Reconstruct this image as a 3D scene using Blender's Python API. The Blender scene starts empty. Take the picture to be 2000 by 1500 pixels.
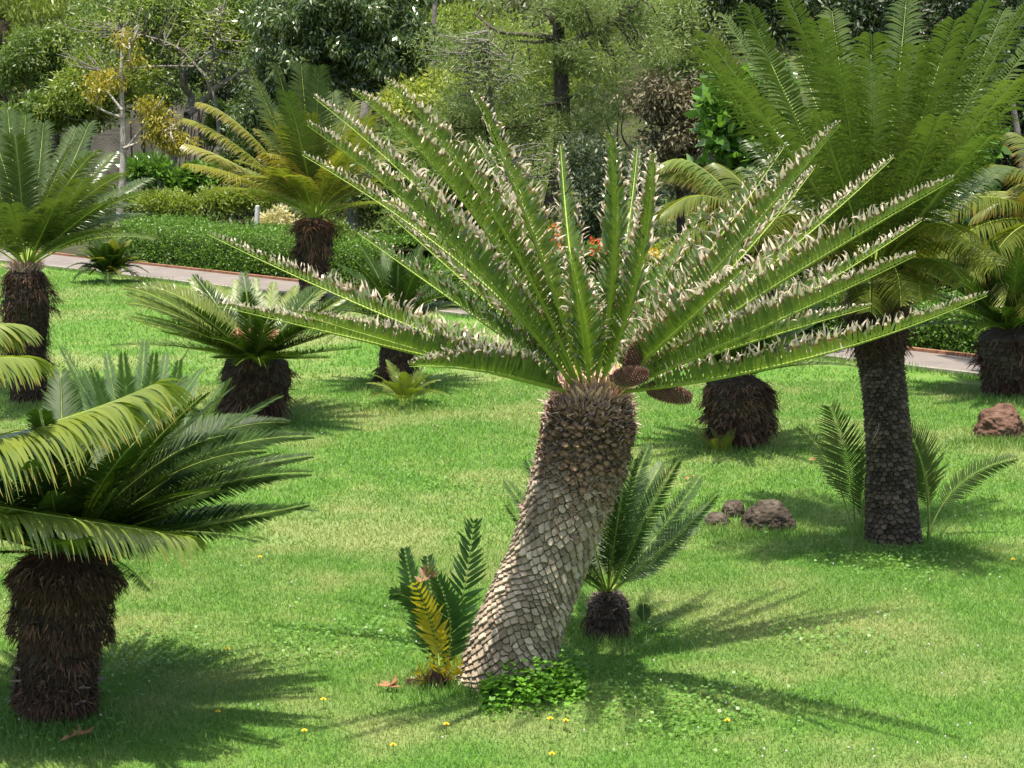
import bpy, bmesh, math, random
import numpy as np
from mathutils import Vector, noise as mnoise

random.seed(5)
rng = np.random.default_rng(11)
SC = bpy.context.scene
COL = SC.collection

# ------------------------------------------------------------------ camera
FPX = 3889.0                       # focal length in pixels of the 2000 px wide picture
CH = 2.8                           # camera height above the lawn
PITCH = math.radians(8.45)
cam_d = bpy.data.cameras.new("camera")
cam = bpy.data.objects.new("camera", cam_d)
COL.objects.link(cam)
cam_d.sensor_width = 36.0
cam_d.lens = 36.0 * FPX / 2000.0
cam_d.clip_start = 0.1
cam_d.clip_end = 600
cam.location = (0, 0, CH)
cam.rotation_euler = (math.pi / 2 - PITCH, 0, 0)
SC.camera = cam

# ------------------------------------------------------------------ sky, sun, exposure
SHX, SHY = 0.05, 0.17              # shadow shift per metre of height
sun_dir = Vector((-SHX, -SHY, 1.0)).normalized()
w = bpy.data.worlds.new("World")
SC.world = w
w.use_nodes = True
nt = w.node_tree
nt.nodes.clear()
sky = nt.nodes.new("ShaderNodeTexSky")
sky.sky_type = 'NISHITA'
sky.sun_disc = False
sky.ozone_density = 0.4
sky.dust_density = 2.5
sky.sun_elevation = math.asin(sun_dir.z)
sky.sun_rotation = math.atan2(sun_dir.x, sun_dir.y)
bg = nt.nodes.new("ShaderNodeBackground")
bg.inputs[1].default_value = 0.13
ow = nt.nodes.new("ShaderNodeOutputWorld")
nt.links.new(sky.outputs[0], bg.inputs[0])
nt.links.new(bg.outputs[0], ow.inputs[0])
sun_d = bpy.data.lights.new("sun", 'SUN')
sun_d.energy = 5.0
sun_d.angle = math.radians(0.5)
sun_d.color = (1.0, 0.94, 0.82)
sun = bpy.data.objects.new("sun", sun_d)
COL.objects.link(sun)
sun.rotation_euler = sun_dir.to_track_quat('Z', 'Y').to_euler()
SC.view_settings.view_transform = 'Standard'
SC.view_settings.look = 'None'
SC.view_settings.exposure = 0.80
SC.view_settings.gamma = 1.0
try:
    SC.cycles.max_bounces = 6
    SC.cycles.transparent_max_bounces = 4
    SC.cycles.use_denoising = True
except Exception:
    pass

# ------------------------------------------------------------------ pixel helpers
CP, SP = math.cos(PITCH), math.sin(PITCH)

def ray(px, py):
    x = (px - 1000.0) / FPX
    u = -(py - 750.0) / FPX
    return np.array([x, CP + u * SP, -SP + u * CP])

def at(px, py, Y):
    d = ray(px, py)
    return np.array([0, 0, CH]) + d * (Y / d[1])

def ground(px, py, z=0.0):
    d = ray(px, py)
    return np.array([0, 0, CH]) + d * ((z - CH) / d[2])

# path edges (two straight lines on the lawn)
PF0, PF1 = ground(0, 487), ground(2000, 712)       # far edge
PN0, PN1 = ground(0, 517), ground(2000, 738)       # near edge
pdir = (PF1 - PF0) / np.linalg.norm(PF1 - PF0)
pnor = np.array([-pdir[1], pdir[0], 0.0])
if pnor[1] < 0:
    pnor = -pnor

def sdist(x, y):                    # metres behind the far edge of the path
    return (x - PF0[0]) * pnor[0] + (y - PF0[1]) * pnor[1]

def smooth(a):
    a = np.clip(a, 0, 1)
    return a * a * (3 - 2 * a)

def hz(x, y):                       # terrain height
    s = sdist(np.asarray(x, float), np.asarray(y, float))
    z = 0.075 * np.maximum(0, s - 1.5) + 0.16 * np.maximum(0, s - 16) + 0.25 * np.maximum(0, s - 30)
    b = 0.12 * np.sin(x * 0.7 + 1.0) * np.sin(y * 0.5) * smooth((s - 1.5) / 6)
    return z + b

def base_at(px, Y):                 # point on the terrain in column px at depth Y
    x = (px - 1000.0) / FPX * Y / CP
    return np.array([x, Y, float(hz(x, Y))])

def base_px(px, py):                # where the ray meets the terrain
    d = ray(px, py)
    o = np.array([0, 0, CH])
    for t in np.arange(6, 90, 0.05):
        p = o + d * t
        if p[2] <= hz(p[0], p[1]):
            return np.array([p[0], p[1], float(hz(p[0], p[1]))])
    return o + d * 60

def nrm(a):
    a = np.asarray(a, float)
    return a / (np.linalg.norm(a, axis=-1, keepdims=True) + 1e-9)

# ------------------------------------------------------------------ mesh building
class MB:
    def __init__(self):
        self.V, self.F, self.D, self.n = [], [], [], 0

    def add(self, v, f, dat=None, mat=0):
        v = np.asarray(v, np.float32).reshape(-1, 3)
        f = np.asarray(f, np.int64)
        if dat is None:
            dat = np.zeros((len(v), 4), np.float32)
        self.V.append(v)
        self.D.append(np.asarray(dat, np.float32))
        self.F.append((f + self.n, mat))
        self.n += len(v)

    def build(self, name, mats, parent=None, smooth_=True, loc=None):
        me = bpy.data.meshes.new(name)
        V = np.concatenate(self.V)
        if parent is not None:
            V = V - np.array(parent.location, np.float32)
        elif loc is not None:
            V = V - np.asarray(loc, np.float32)
        me.vertices.add(len(V))
        me.vertices.foreach_set("co", V.astype(np.float32).ravel())
        ls, st, mi, pos = [], [], [], 0
        for f, m in self.F:
            k = f.shape[1]
            ls.append(f.ravel())
            st.append(np.arange(len(f)) * k + pos)
            mi.append(np.full(len(f), m))
            pos += f.size
        ls = np.concatenate(ls)
        st = np.concatenate(st)
        mi = np.concatenate(mi)
        me.loops.add(len(ls))
        me.loops.foreach_set("vertex_index", ls.astype(np.int32))
        me.polygons.add(len(st))
        me.polygons.foreach_set("loop_start", st.astype(np.int32))
        me.polygons.foreach_set("material_index", mi.astype(np.int32))
        me.update(calc_edges=True)
        me.polygons.foreach_set("use_smooth", np.full(len(st), smooth_))
        at_ = me.attributes.new("dat", 'FLOAT_COLOR', 'POINT')
        at_.data.foreach_set("color", np.concatenate(self.D).ravel())
        if not isinstance(mats, (list, tuple)):
            mats = [mats]
        for m in mats:
            me.materials.append(m)
        o = bpy.data.objects.new(name, me)
        COL.objects.link(o)
        if parent is not None:
            o.parent = parent
        elif loc is not None:
            o.location = [float(c) for c in loc]
        return o

def tag(o, label=None, cat=None, group=None, kind=None):
    if label:
        o["label"] = label
    if cat:
        o["category"] = cat
    if group:
        o["group"] = group
    if kind:
        o["kind"] = kind
    return o

def thing(name, loc, label, cat, group=None):
    o = bpy.data.objects.new(name, None)
    o.empty_display_size = 0.2
    COL.objects.link(o)
    o.location = [float(c) for c in loc]
    return tag(o, label, cat, group)

# strips: N flat tapering ribbons of K segments
def strips(mb, B, D, W, L, wd, bend, K=3, prof=None, twist=None, dat=None, mat=0, curl=1.0):
    N = len(B)
    B, D, W, bend = [np.asarray(a, float) for a in (B, D, W, bend)]
    L = np.asarray(L, float) * np.ones(N)
    wd = np.asarray(wd, float) * np.ones(N)
    u = np.linspace(0, 1, K + 1)
    if prof is None:
        prof = np.sin(np.pi * (0.12 + 0.86 * u) ** 0.8)
    P = np.zeros((N, K + 1, 3))
    P[:, 0] = B
    dirs = []
    for k in range(K + 1):
        d = nrm(D + bend * (u[k] ** curl))
        dirs.append(d)
        if k > 0:
            P[:, k] = P[:, k - 1] + nrm(dirs[k - 1] + d) * (L / K)[:, None]
    V = np.zeros((N, K + 1, 2, 3))
    for k in range(K + 1):
        d = dirs[k]
        wv = nrm(W - (W * d).sum(-1, keepdims=True) * d)
        if twist is not None:
            a = (twist * u[k] ** 1.5)[:, None]
            wv = wv * np.cos(a) + np.cross(d, wv) * np.sin(a)
        h = wv * (wd * prof[k] * 0.5)[:, None]
        V[:, k, 0] = P[:, k] - h
        V[:, k, 1] = P[:, k] + h
    i0 = (np.arange(N) * (K + 1) * 2)[:, None]
    k_ = np.arange(K)[None, :] * 2
    F = np.stack([i0 + k_, i0 + k_ + 1, i0 + k_ + 3, i0 + k_ + 2], -1).reshape(-1, 4)
    dd = np.zeros((N, K + 1, 2, 4), np.float32)
    dd[..., 0] = u[None, :, None]
    if dat is not None:
        dd[..., 1:] = np.asarray(dat, np.float32)[:, None, None, :]
    mb.add(V.reshape(-1, 3), F, dd.reshape(-1, 4), mat)

# diamond leaves: one folded quad each
def leaves(mb, P, D, W, L, wd, dat, mat=0, fold=0.0):
    N = len(P)
    P, D = np.asarray(P, float), nrm(D)
    W = nrm(W - (W * D).sum(-1, keepdims=True) * D)
    Nn = np.cross(D, W)
    L = (np.asarray(L, float) * np.ones(N))[:, None]
    h = (np.asarray(wd, float) * np.ones(N))[:, None] * 0.5
    V = np.stack([P, P + D * L * 0.42 + W * h + Nn * h * fold, P + D * L, P + D * L * 0.42 - W * h + Nn * h * fold], 1)
    F = (np.arange(N) * 4)[:, None] + np.arange(4)[None, :]
    dd = np.zeros((N, 4, 4), np.float32)
    dd[:, :, 0] = np.array([0, .45, 1, .45])[None]
    dd[..., 1:] = np.asarray(dat, np.float32)[:, None, :]
    mb.add(V.reshape(-1, 3), F, dd.reshape(-1, 4), mat)

def frames(P):
    T = np.gradient(P, axis=0)
    T = nrm(T)
    ref = np.array([0, 0, 1.0]) if abs(T[0][2]) < 0.9 else np.array([1.0, 0, 0])
    U = np.zeros_like(P)
    u = nrm(ref - np.dot(ref, T[0]) * T[0])
    for i in range(len(P)):
        u = nrm(u - np.dot(u, T[i]) * T[i])
        U[i] = u
    return T, U, np.cross(T, U)

def tube(mb, P, R, seg=8, mat=0, dat=(0, 0, 0, 0), cap=True):
    P = np.asarray(P, float)
    n = len(P)
    R = np.asarray(R, float) * np.ones(n)
    T, U, Wv = frames(P)
    a = np.linspace(0, 2 * np.pi, seg, endpoint=False)
    V = P[:, None] + R[:, None, None] * (np.cos(a)[None, :, None] * U[:, None] + np.sin(a)[None, :, None] * Wv[:, None])
    i = np.arange(n - 1)[:, None] * seg
    j = np.arange(seg)[None, :]
    j2 = (j + 1) % seg
    F = np.stack([i + j, i + j2, i + seg + j2, i + seg + j], -1).reshape(-1, 4)
    d = np.tile(np.asarray(dat, np.float32), (n * seg, 1))
    d[:, 0] = np.repeat(np.linspace(0, 1, n), seg)
    mb.add(V.reshape(-1, 3), F, d, mat)
    if cap:
        v = np.vstack([P[-1:] + T[-1] * R[-1] * .3, V[-1]])
        f = np.stack([np.zeros(seg), 1 + np.arange(seg), 1 + (np.arange(seg) + 1) % seg], -1)
        mb.add(v, f.astype(int), np.tile(np.asarray(dat, np.float32), (seg + 1, 1)), mat)

def bez(P0, P1, P2, t):
    t = np.asarray(t)[:, None]
    return (1 - t) ** 2 * P0 + 2 * t * (1 - t) * P1 + t ** 2 * P2, nrm(2 * (1 - t) * (P1 - P0) + 2 * t * (P2 - P1))

def spline(pts, n):
    """Catmull-Rom through pts, n samples"""
    pts = np.asarray(pts, float)
    m = len(pts)
    ext = np.vstack([2 * pts[0] - pts[1], pts, 2 * pts[-1] - pts[-2]])
    out = []
    for s in np.linspace(0, m - 1 - 1e-6, n):
        i = int(s)
        t = s - i
        a, b, c, d = ext[i], ext[i + 1], ext[i + 2], ext[i + 3]
        out.append(0.5 * ((2 * b) + (-a + c) * t + (2 * a - 5 * b + 4 * c - d) * t * t + (-a + 3 * b - 3 * c + d) * t ** 3))
    return np.array(out)

# ------------------------------------------------------------------ materials
def new_mat(name):
    m = bpy.data.materials.new(name)
    m.use_nodes = True
    m.node_tree.nodes.clear()
    return m, m.node_tree

def N_(nt, t, **kw):
    n = nt.nodes.new(t)
    for k, v in kw.items():
        setattr(n, k, v)
    return n

def ramp(nt, fac, stops):
    r = N_(nt, "ShaderNodeValToRGB")
    el = r.color_ramp.elements
    while len(el) < len(stops):
        el.new(0.5)
    for e, (p, c) in zip(el, stops):
        e.position = p
        e.color = (*c, 1)
    nt.links.new(fac, r.inputs[0])
    return r.outputs[0]

def mixc(nt, fac, a, b, mode='MIX'):
    n = N_(nt, "ShaderNodeMix", data_type='RGBA', blend_type=mode)
    for v, i in ((fac, 0), (a, 6), (b, 7)):
        if isinstance(v, (int, float)):
            n.inputs[i].default_value = v
        elif isinstance(v, tuple):
            n.inputs[i].default_value = (*v, 1)
        else:
            nt.links.new(v, n.inputs[i])
    return n.outputs[2]

def math_(nt, op, a, b=None, c=None):
    n = N_(nt, "ShaderNodeMath", operation=op)
    for i, v in enumerate((a, b, c)):
        if v is None:
            continue
        if isinstance(v, (int, float)):
            n.inputs[i].default_value = v
        else:
            nt.links.new(v, n.inputs[i])
    return n.outputs[0]

def maprange(nt, v, a, b, c=0.0, d=1.0):
    n = N_(nt, "ShaderNodeMapRange", interpolation_type='SMOOTHSTEP')
    nt.links.new(v, n.inputs[0])
    for i, x in enumerate((a, b, c, d)):
        if isinstance(x, (int, float)):
            n.inputs[i + 1].default_value = x
        else:
            nt.links.new(x, n.inputs[i + 1])
    return n.outputs[0]

def noise_(nt, scale, detail=3, coord=None, rough=0.55):
    n = N_(nt, "ShaderNodeTexNoise")
    n.inputs["Scale"].default_value = scale
    n.inputs["Detail"].default_value = detail
    n.inputs["Roughness"].default_value = rough
    if coord is None:
        g = N_(nt, "ShaderNodeNewGeometry")
        coord = g.outputs["Position"]
    nt.links.new(coord, n.inputs["Vector"])
    return n.outputs["Fac"]

def leaf_mat(name, c0, c1, tip=None, tip_at=0.75, tip_soft=0.15, trans=0.35, rough=0.42, tcol=None,
             old=None, tip2=None, spec=0.5, base=None, tipjit=0.0, tipfr=0.0):
    """dat: r = place along the leaflet, g = random per leaflet, b = place along the frond, a = random per frond"""
    m, nt = new_mat(name)
    desat = lambda c: (c[0] * 1.12 + .07 * c[1], c[1] * .98, c[2] + .03 * c[1])
    c0, c1 = desat(c0), desat(c1)
    a = N_(nt, "ShaderNodeAttribute", attribute_name="dat")
    s = N_(nt, "ShaderNodeSeparateColor")
    nt.links.new(a.outputs["Color"], s.inputs[0])
    lt, lr, fs, fr = s.outputs[0], s.outputs[1], s.outputs[2], a.outputs["Alpha"]
    v = math_(nt, 'ADD', math_(nt, 'MULTIPLY', lr, 0.6), math_(nt, 'MULTIPLY', fr, 0.4))
    col = mixc(nt, v, c0, c1)
    if base is not None:
        col = mixc(nt, maprange(nt, lt, 0.0, 0.25, 0.7, 0.0), col, base)
    if old is not None:
        col = mixc(nt, math_(nt, 'MULTIPLY', maprange(nt, fr, 0.55, 1.0), 0.9), col, old)
    green = col
    tc = mixc(nt, 1.0, col, tcol or (1.4, 1.5, 0.7), 'MULTIPLY')
    if tip is not None:
        j = math_(nt, 'SUBTRACT', math_(nt, 'MULTIPLY', lr, 2.0), 1.0)
        th = math_(nt, 'ADD', lt, math_(nt, 'MULTIPLY', j, tipjit))
        if tipfr:
            th = math_(nt, 'ADD', th, math_(nt, 'MULTIPLY', math_(nt, 'SUBTRACT', fr, .5), tipfr))
            th = math_(nt, 'ADD', th, math_(nt, 'MULTIPLY', math_(nt, 'SUBTRACT', fs, .45), .22))
        tf = maprange(nt, th, tip_at - tip_soft, tip_at + tip_soft)
        if tip2 is not None:
            tf2 = maprange(nt, th, tip_at - tip_soft * 3.2, tip_at - tip_soft * 1.6)
            col = mixc(nt, tf2, col, tip2)
            tc = mixc(nt, tf2, tc, tip2)
        col = mixc(nt, tf, col, tip)
        tc = mixc(nt, tf, tc, tip)
    p = N_(nt, "ShaderNodeBsdfPrincipled")
    nt.links.new(col, p.inputs["Base Color"])
    p.inputs["Roughness"].default_value = rough
    p.inputs["Specular IOR Level"].default_value = spec
    t = N_(nt, "ShaderNodeBsdfTranslucent")
    nt.links.new(tc, t.inputs[0])
    mx = N_(nt, "ShaderNodeMixShader")
    mx.inputs[0].default_value = trans
    nt.links.new(p.outputs[0], mx.inputs[1])
    nt.links.new(t.outputs[0], mx.inputs[2])
    o = N_(nt, "ShaderNodeOutputMaterial")
    nt.links.new(mx.outputs[0], o.inputs[0])
    return m

def solid_mat(name, stops, scale=8, rough=0.85, detail=5, bump=0.3, bscale=None, use_dat=False, spec=0.3, datstops=None):
    m, nt = new_mat(name)
    f = noise_(nt, scale, detail)
    col = ramp(nt, f, stops)
    if name == 'path_asphalt':
        col = mixc(nt, maprange(nt, noise_(nt, .9, 6, rough=.7), .5, .72, 0, .4), col, (.10, .085, .075))
        col = mixc(nt, maprange(nt, noise_(nt, 30, 3), .62, .7, 0, .5), col, (.33, .28, .22))
    if use_dat:
        a = N_(nt, "ShaderNodeAttribute", attribute_name="dat")
        s = N_(nt, "ShaderNodeSeparateColor")
        nt.links.new(a.outputs["Color"], s.inputs[0])
        col = mixc(nt, 1.0, col, ramp(nt, s.outputs[1], [(0, (0.55, 0.55, 0.55)), (1, (1.3, 1.3, 1.3))]), 'MULTIPLY')
        if datstops:
            col = mixc(nt, 1.0, col, ramp(nt, s.outputs[0], datstops), 'MULTIPLY')
    p = N_(nt, "ShaderNodeBsdfPrincipled")
    nt.links.new(col, p.inputs["Base Color"])
    p.inputs["Roughness"].default_value = rough
    p.inputs["Specular IOR Level"].default_value = spec
    if bump:
        b = N_(nt, "ShaderNodeBump")
        b.inputs["Strength"].default_value = bump
        b.inputs["Distance"].default_value = 0.02
        nt.links.new(noise_(nt, bscale or scale * 4, 4), b.inputs["Height"])
        nt.links.new(b.outputs[0], p.inputs["Normal"])
    o = N_(nt, "ShaderNodeOutputMaterial")
    nt.links.new(p.outputs[0], o.inputs[0])
    return m

M = {}
M['main_leaf'] = leaf_mat('blue_green_stiff_leaf', (0.048, 0.122, 0.024), (0.108, 0.200, 0.040), tip=(0.74, 0.61, 0.47), tip2=(0.20, 0.13, 0.055),
                          tip_at=0.70, tip_soft=0.045, tipjit=0.15, tipfr=.30, trans=0.34, rough=0.26, spec=.75, tcol=(1.55, 1.4, 0.5), base=(0.16, 0.26, 0.03))
M['rachis'] = solid_mat('yellow_green_rachis', [(0.3, (0.20, 0.30, 0.04)), (0.7, (0.32, 0.40, 0.07))], 20, 0.45, bump=0)
M['rachis_dark'] = solid_mat('green_rachis', [(0.3, (0.12, 0.17, 0.03)), (0.7, (0.20, 0.25, 0.05))], 20, 0.45, bump=0)
M['sago'] = leaf_mat('sago_leaf', (0.016, 0.048, 0.008), (0.040, 0.098, 0.014), trans=0.20, rough=0.50, spec=.25, tcol=(1.5, 1.6, .4), tip=(0.20, 0.22, .05), tip_at=1.0, tip_soft=.15)
M['sago_pale'] = leaf_mat('pale_sago_leaf', (0.08, 0.15, 0.02), (0.15, 0.23, 0.035), trans=0.33, rough=0.33, tcol=(1.5, 1.6, .4), tip=(0.30, 0.26, .07), tip_at=1.0, tip_soft=.2)
M['blue'] = leaf_mat('bluish_leaf', (0.045, 0.115, 0.035), (0.085, 0.175, 0.052), trans=0.28, rough=0.36)
M['tall'] = leaf_mat('arching_leaf', (0.052, 0.110, 0.020), (0.115, 0.190, 0.038), trans=0.32, rough=0.30, spec=.45, tcol=(1.3, 1.45, .6), tip=(0.30, 0.26, .06), tip_at=1.02, tip_soft=.22)
M['tall_dark'] = leaf_mat('deep_green_arching_leaf', (0.036, 0.085, 0.020), (0.088, 0.150, 0.034), trans=0.28, rough=0.32, spec=.4, tcol=(1.4, 1.45, .5), tip=(0.20, 0.24, .05), tip_at=1.05, tip_soft=.25)
M['yellow'] = leaf_mat('yellowing_leaf', (0.17, 0.24, 0.04), (0.28, 0.29, 0.055), trans=0.36, rough=0.30, tip=(0.56, 0.43, 0.22), tip_at=0.9, tip_soft=0.2, tipjit=.15, tcol=(1.4, 1.3, .5))
M['olive'] = leaf_mat('olive_drooping_leaf', (0.08, 0.155, 0.02), (0.165, 0.225, 0.035), trans=0.4, rough=0.36, tip=(0.45, 0.26, 0.06), tip_at=0.95, tip_soft=0.2, tipjit=.15, tcol=(1.5, 1.4, .5))
M['gloss'] = leaf_mat('glossy_drooping_leaf', (0.12, 0.21, 0.03), (0.21, 0.31, 0.05), trans=0.34, rough=0.20, tip=(0.60, 0.36, 0.10), tip_at=1.0, tip_soft=0.16, tipjit=.12, tcol=(1.4, 1.6, .5), spec=.7)
M['sucker'] = leaf_mat('dark_broad_leaf', (0.020, 0.085, 0.022), (0.05, 0.14, 0.03), trans=0.25, rough=0.3, spec=.6)
M['sucker_yellow'] = leaf_mat('bright_yellow_leaf', (0.38, 0.40, 0.02), (0.55, 0.49, 0.03), trans=0.3, rough=0.35, tip=(0.4, 0.2, .06), tip_at=1.0, tip_soft=.2, tipjit=.25, tcol=(1.2, 1.2, .4))
M['sucker_brown'] = leaf_mat('dry_brown_leaf', (0.26, 0.17, 0.09), (0.16, 0.09, 0.045), trans=0.12, rough=0.6, tip=(0.46, 0.36, .22), tip_at=.7, tip_soft=.2, tipjit=.25, tcol=(1, 1, .8))
M['grass'] = None

# ------------------------------------------------------------------ fronds
def frond(name, parent, P0, P1, P2, mats, n=70, L=0.15, wd=0.02, a0=75, a1=35, v=35, droop=0.0, gdroop=0.0,
          pet=0.12, rr=0.009, K=3, twist=0.0, jit=0.05, tipcurl=0.0, taper=0.35, axis=None, mid=None, gaps=0.0, seed=None, build=True, mb=None, arch=0.0, lcurl=1.4, lprof=None):
    r = np.random.default_rng(seed if seed is not None else rng.integers(1 << 30))
    own = mb is None
    if own:
        mb = MB()
    P0, P1, P2 = [np.asarray(p, float) for p in (P0, P1, P2)]
    t = np.linspace(pet, 0.995, n)
    C, T = bez(P0, P1, P2, t)
    out = (P2 - P0).copy()
    axis = np.array([0, 0, 1.0]) if axis is None else nrm(axis)
    out -= np.dot(out, axis) * axis
    out = nrm(out) if np.linalg.norm(out) > 1e-3 else np.array([0, -1.0, 0])
    ref = axis - out
    Nn = nrm(ref - (T @ ref)[:, None] * T)
    Bn = np.cross(T, Nn)
    s = (t - pet) / (1 - pet)
    prof = smooth(s / 0.22 + 0.25) * (1 - (1 - taper) * smooth((s - 0.45) / 0.55))
    prof = prof * (1 - 0.5 * smooth((s - 0.93) / 0.07))
    fr = r.random()
    for side in (-1, 1):
        keep = r.random(n) > gaps
        idx = np.where(keep)[0]
        m = len(idx)
        aa = np.radians(a0 + (a1 - a0) * s[idx] ** 1.3) + r.normal(0, jit, m)
        vv = np.radians(v) + r.normal(0, jit, m)
        Tt, NN, BB = T[idx], Nn[idx], Bn[idx]
        lat = side * BB * np.cos(vv)[:, None] + NN * np.sin(vv)[:, None]
        D = np.cos(aa)[:, None] * Tt + np.sin(aa)[:, None] * lat
        bend = -NN * (droop * (1 + r.normal(0, .15, m)))[:, None] + np.array([0, 0, -1.0]) * (gdroop * (1 + r.normal(0, .15, m)))[:, None]
        bend = bend + Tt * arch
        if tipcurl:
            bend = bend + r.normal(0, tipcurl, (m, 3))
        W = Tt + NN * 0.25
        LL = L * prof[idx] * (1 + r.normal(0, jit, m))
        tw = r.normal(0, twist, m) if twist else None
        dat = np.stack([r.random(m), s[idx], np.full(m, fr)], 1)
        strips(mb, C[idx] + lat * rr * .7, D, W, LL, wd * (0.6 + 0.4 * prof[idx]), bend, K=K, twist=tw, dat=dat, mat=0, curl=lcurl, prof=lprof)
    tr = np.linspace(0, 1, 16)
    Cr, _ = bez(P0, P1, P2, tr)
    tube(mb, Cr, rr * (1 - 0.85 * tr), seg=5, mat=1, dat=(0, fr, .5, fr))
    if own and build:
        return mb.build(name, mats, parent)
    return mb

def solve_tip(hub, px, py, Lm, sign):
    """3D point on the pixel ray whose distance from hub is Lm, nearer (-1) or farther (+1)"""
    d = nrm(ray(px, py))
    o = np.array([0, 0, CH])
    h = hub - o
    b = np.dot(d, h)
    c = np.dot(h, h) - Lm * Lm
    disc = b * b - c
    if disc < 0:
        return o + d * b
    return o + d * (b + sign * math.sqrt(disc))

def traced(parent, hub, specs, mats, Lm, **kw):
    """specs: (tipx, tipy, midx, midy, sign[, Lfactor])"""
    for sp in specs:
        tx, ty, mx, my, sg = sp[:5]
        lf = sp[5] if len(sp) > 5 else 1.0
        P2 = solve_tip(hub, tx, ty, Lm * lf, sg)
        Ym = hub[1] + 0.5 * (P2[1] - hub[1])
        Mp = at(mx, my, Ym)
        P1 = 2 * Mp - 0.5 * (hub + P2)
        k2 = dict(kw)
        if len(sp) > 6:
            k2.update(sp[6])
        mt = k2.pop('mats', mats)
        frond('frond', parent, hub, P1, P2, mt, **k2)

def auto_crown(parent, hub, count, Lm, el0, el1, bend, mats, az0=0, az1=360, lean=None, hubr=0.05, **kw):
    """n fronds by golden angle; elevation from el1 (inner) to el0 (outer); bend = droop in degrees along the frond"""
    for i in range(count):
        q = (i + .5) / count
        az = math.radians(az0 + ((i * 137.5) % 360) / 360 * (az1 - az0)) + rng.normal(0, .06)
        el = math.radians(el1 + (el0 - el1) * q + rng.normal(0, 4))
        be = math.radians(bend * (0.7 + 0.6 * q))
        LL = Lm * rng.uniform(.88, 1.05)
        o = np.array([math.cos(az), math.sin(az), 0])
        d1 = o * math.cos(el + be * .5) + np.array([0, 0, math.sin(el + be * .5)])
        d2 = o * math.cos(el - be) + np.array([0, 0, math.sin(el - be)])
        P0 = hub + o * hubr
        P1 = P0 + d1 * LL * .5
        P2 = P1 + d2 * LL * .5
        frond('frond', parent, P0, P1, P2, mats, **kw)

# ------------------------------------------------------------------ trunks
def cell_trunk(name, parent, pts, rad, mats, rows_h=0.03, cells=22, relief=0.012, nu=260, nv=None, jitter=.32, lump=0.03, seed=1, diamond=False):
    r = np.random.default_rng(seed)
    P = spline(pts, 60)
    seglen = np.linalg.norm(np.diff(P, axis=0), axis=1)
    tot = seglen.sum()
    if nv is None:
        nv = int(tot / rows_h * 9)
    P = spline(pts, nv)
    R = np.array([np.interp(x, np.linspace(0, 1, len(rad)), rad) for x in np.linspace(0, 1, nv)])
    T, U, Wv = frames(P)
    rows = int(tot / rows_h) + 4
    jx = r.uniform(-jitter, jitter, (rows + 4, cells))
    jy = r.uniform(-jitter, jitter, (rows + 4, cells))
    cr = r.random((rows + 4, cells))
    sz = r.uniform(-.12, .12, (rows + 4, cells))
    a = np.linspace(0, 1, nu, endpoint=False)
    A, Yv = np.meshgrid(a, np.linspace(0, tot / rows_h, nv))
    gx = A * cells
    if diamond:
        ph = A * 2 * np.pi
        Yv = Yv + .45 * np.sin(ph * 3 + Yv * .15) + .25 * np.sin(ph * 5 - Yv * .22 + 1) + .5 * np.sin(ph * 2 + 2)
        Yv = np.clip(Yv, 0, rows - 1)
        gx = (gx + .25 * np.sin(Yv * .25 + ph * 2)) % cells
    iy = np.floor(Yv).astype(int)
    best = np.full(A.shape, 9.0)
    sec = np.full(A.shape, 9.0)
    cid = np.zeros(A.shape)
    ly = np.zeros(A.shape)
    for dy in (-1, 0, 1, 2):
        ry = iy + dy + 1
        off = (ry % 2) * 0.5
        ix = np.floor(gx - off).astype(int)
        for dx in (-1, 0, 1):
            c = (ix + dx) % cells
            ddx = gx - off - (ix + dx) - 0.5 - jx[ry, c]
            ddy = Yv - (ry - 1) - jy[ry, c]
            if diamond:
                d = .5 * (np.abs(2 * ddx) ** 1.25 + np.abs(ddy) ** 1.25) ** (1 / 1.25) + sz[ry, c] * .7
            else:
                d = np.sqrt(ddx ** 2 + ddy ** 2) + sz[ry, c]
            upd = d < best
            sec = np.where(upd, best, np.minimum(sec, d))
            cid = np.where(upd, cr[ry, c], cid)
            ly = np.where(upd, ddy, ly)
            best = np.where(upd, d, best)
    e = smooth((sec - best) / 0.17)
    hgt = relief * (e * (0.6 + 0.7 * cid) - 0.9 * ly * e)
    ang = A * 2 * np.pi
    lumps = lump * (np.sin(ang * 2 + Yv * .13) * .4 + np.sin(ang * 3 - Yv * .09 + 2) * .3 + np.sin(Yv * .35 + ang) * .3)
    RR = R[:, None] * (1 + lumps) + hgt
    V = P[:, None] + RR[..., None] * (np.cos(ang)[..., None] * U[:, None] + np.sin(ang)[..., None] * Wv[:, None])
    i = np.arange(nv - 1)[:, None] * nu
    j = np.arange(nu)[None, :]
    j2 = (j + 1) % nu
    F = np.stack([i + j, i + j2, i + nu + j2, i + nu + j], -1).reshape(-1, 4)
    dat = np.stack([e, cid, Yv / Yv.max(), cid], -1).reshape(-1, 4)
    mb = MB()
    mb.add(V.reshape(-1, 3), F, dat)
    ct = P[-1] + T[-1] * .02
    mb.add(np.vstack([ct[None], V[-1]]), np.stack([np.zeros(nu), 1 + np.arange(nu), 1 + (np.arange(nu) + 1) % nu], -1).astype(int))
    o = mb.build(name, mats, parent)
    return o, (P, T, U, Wv, R)

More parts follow.
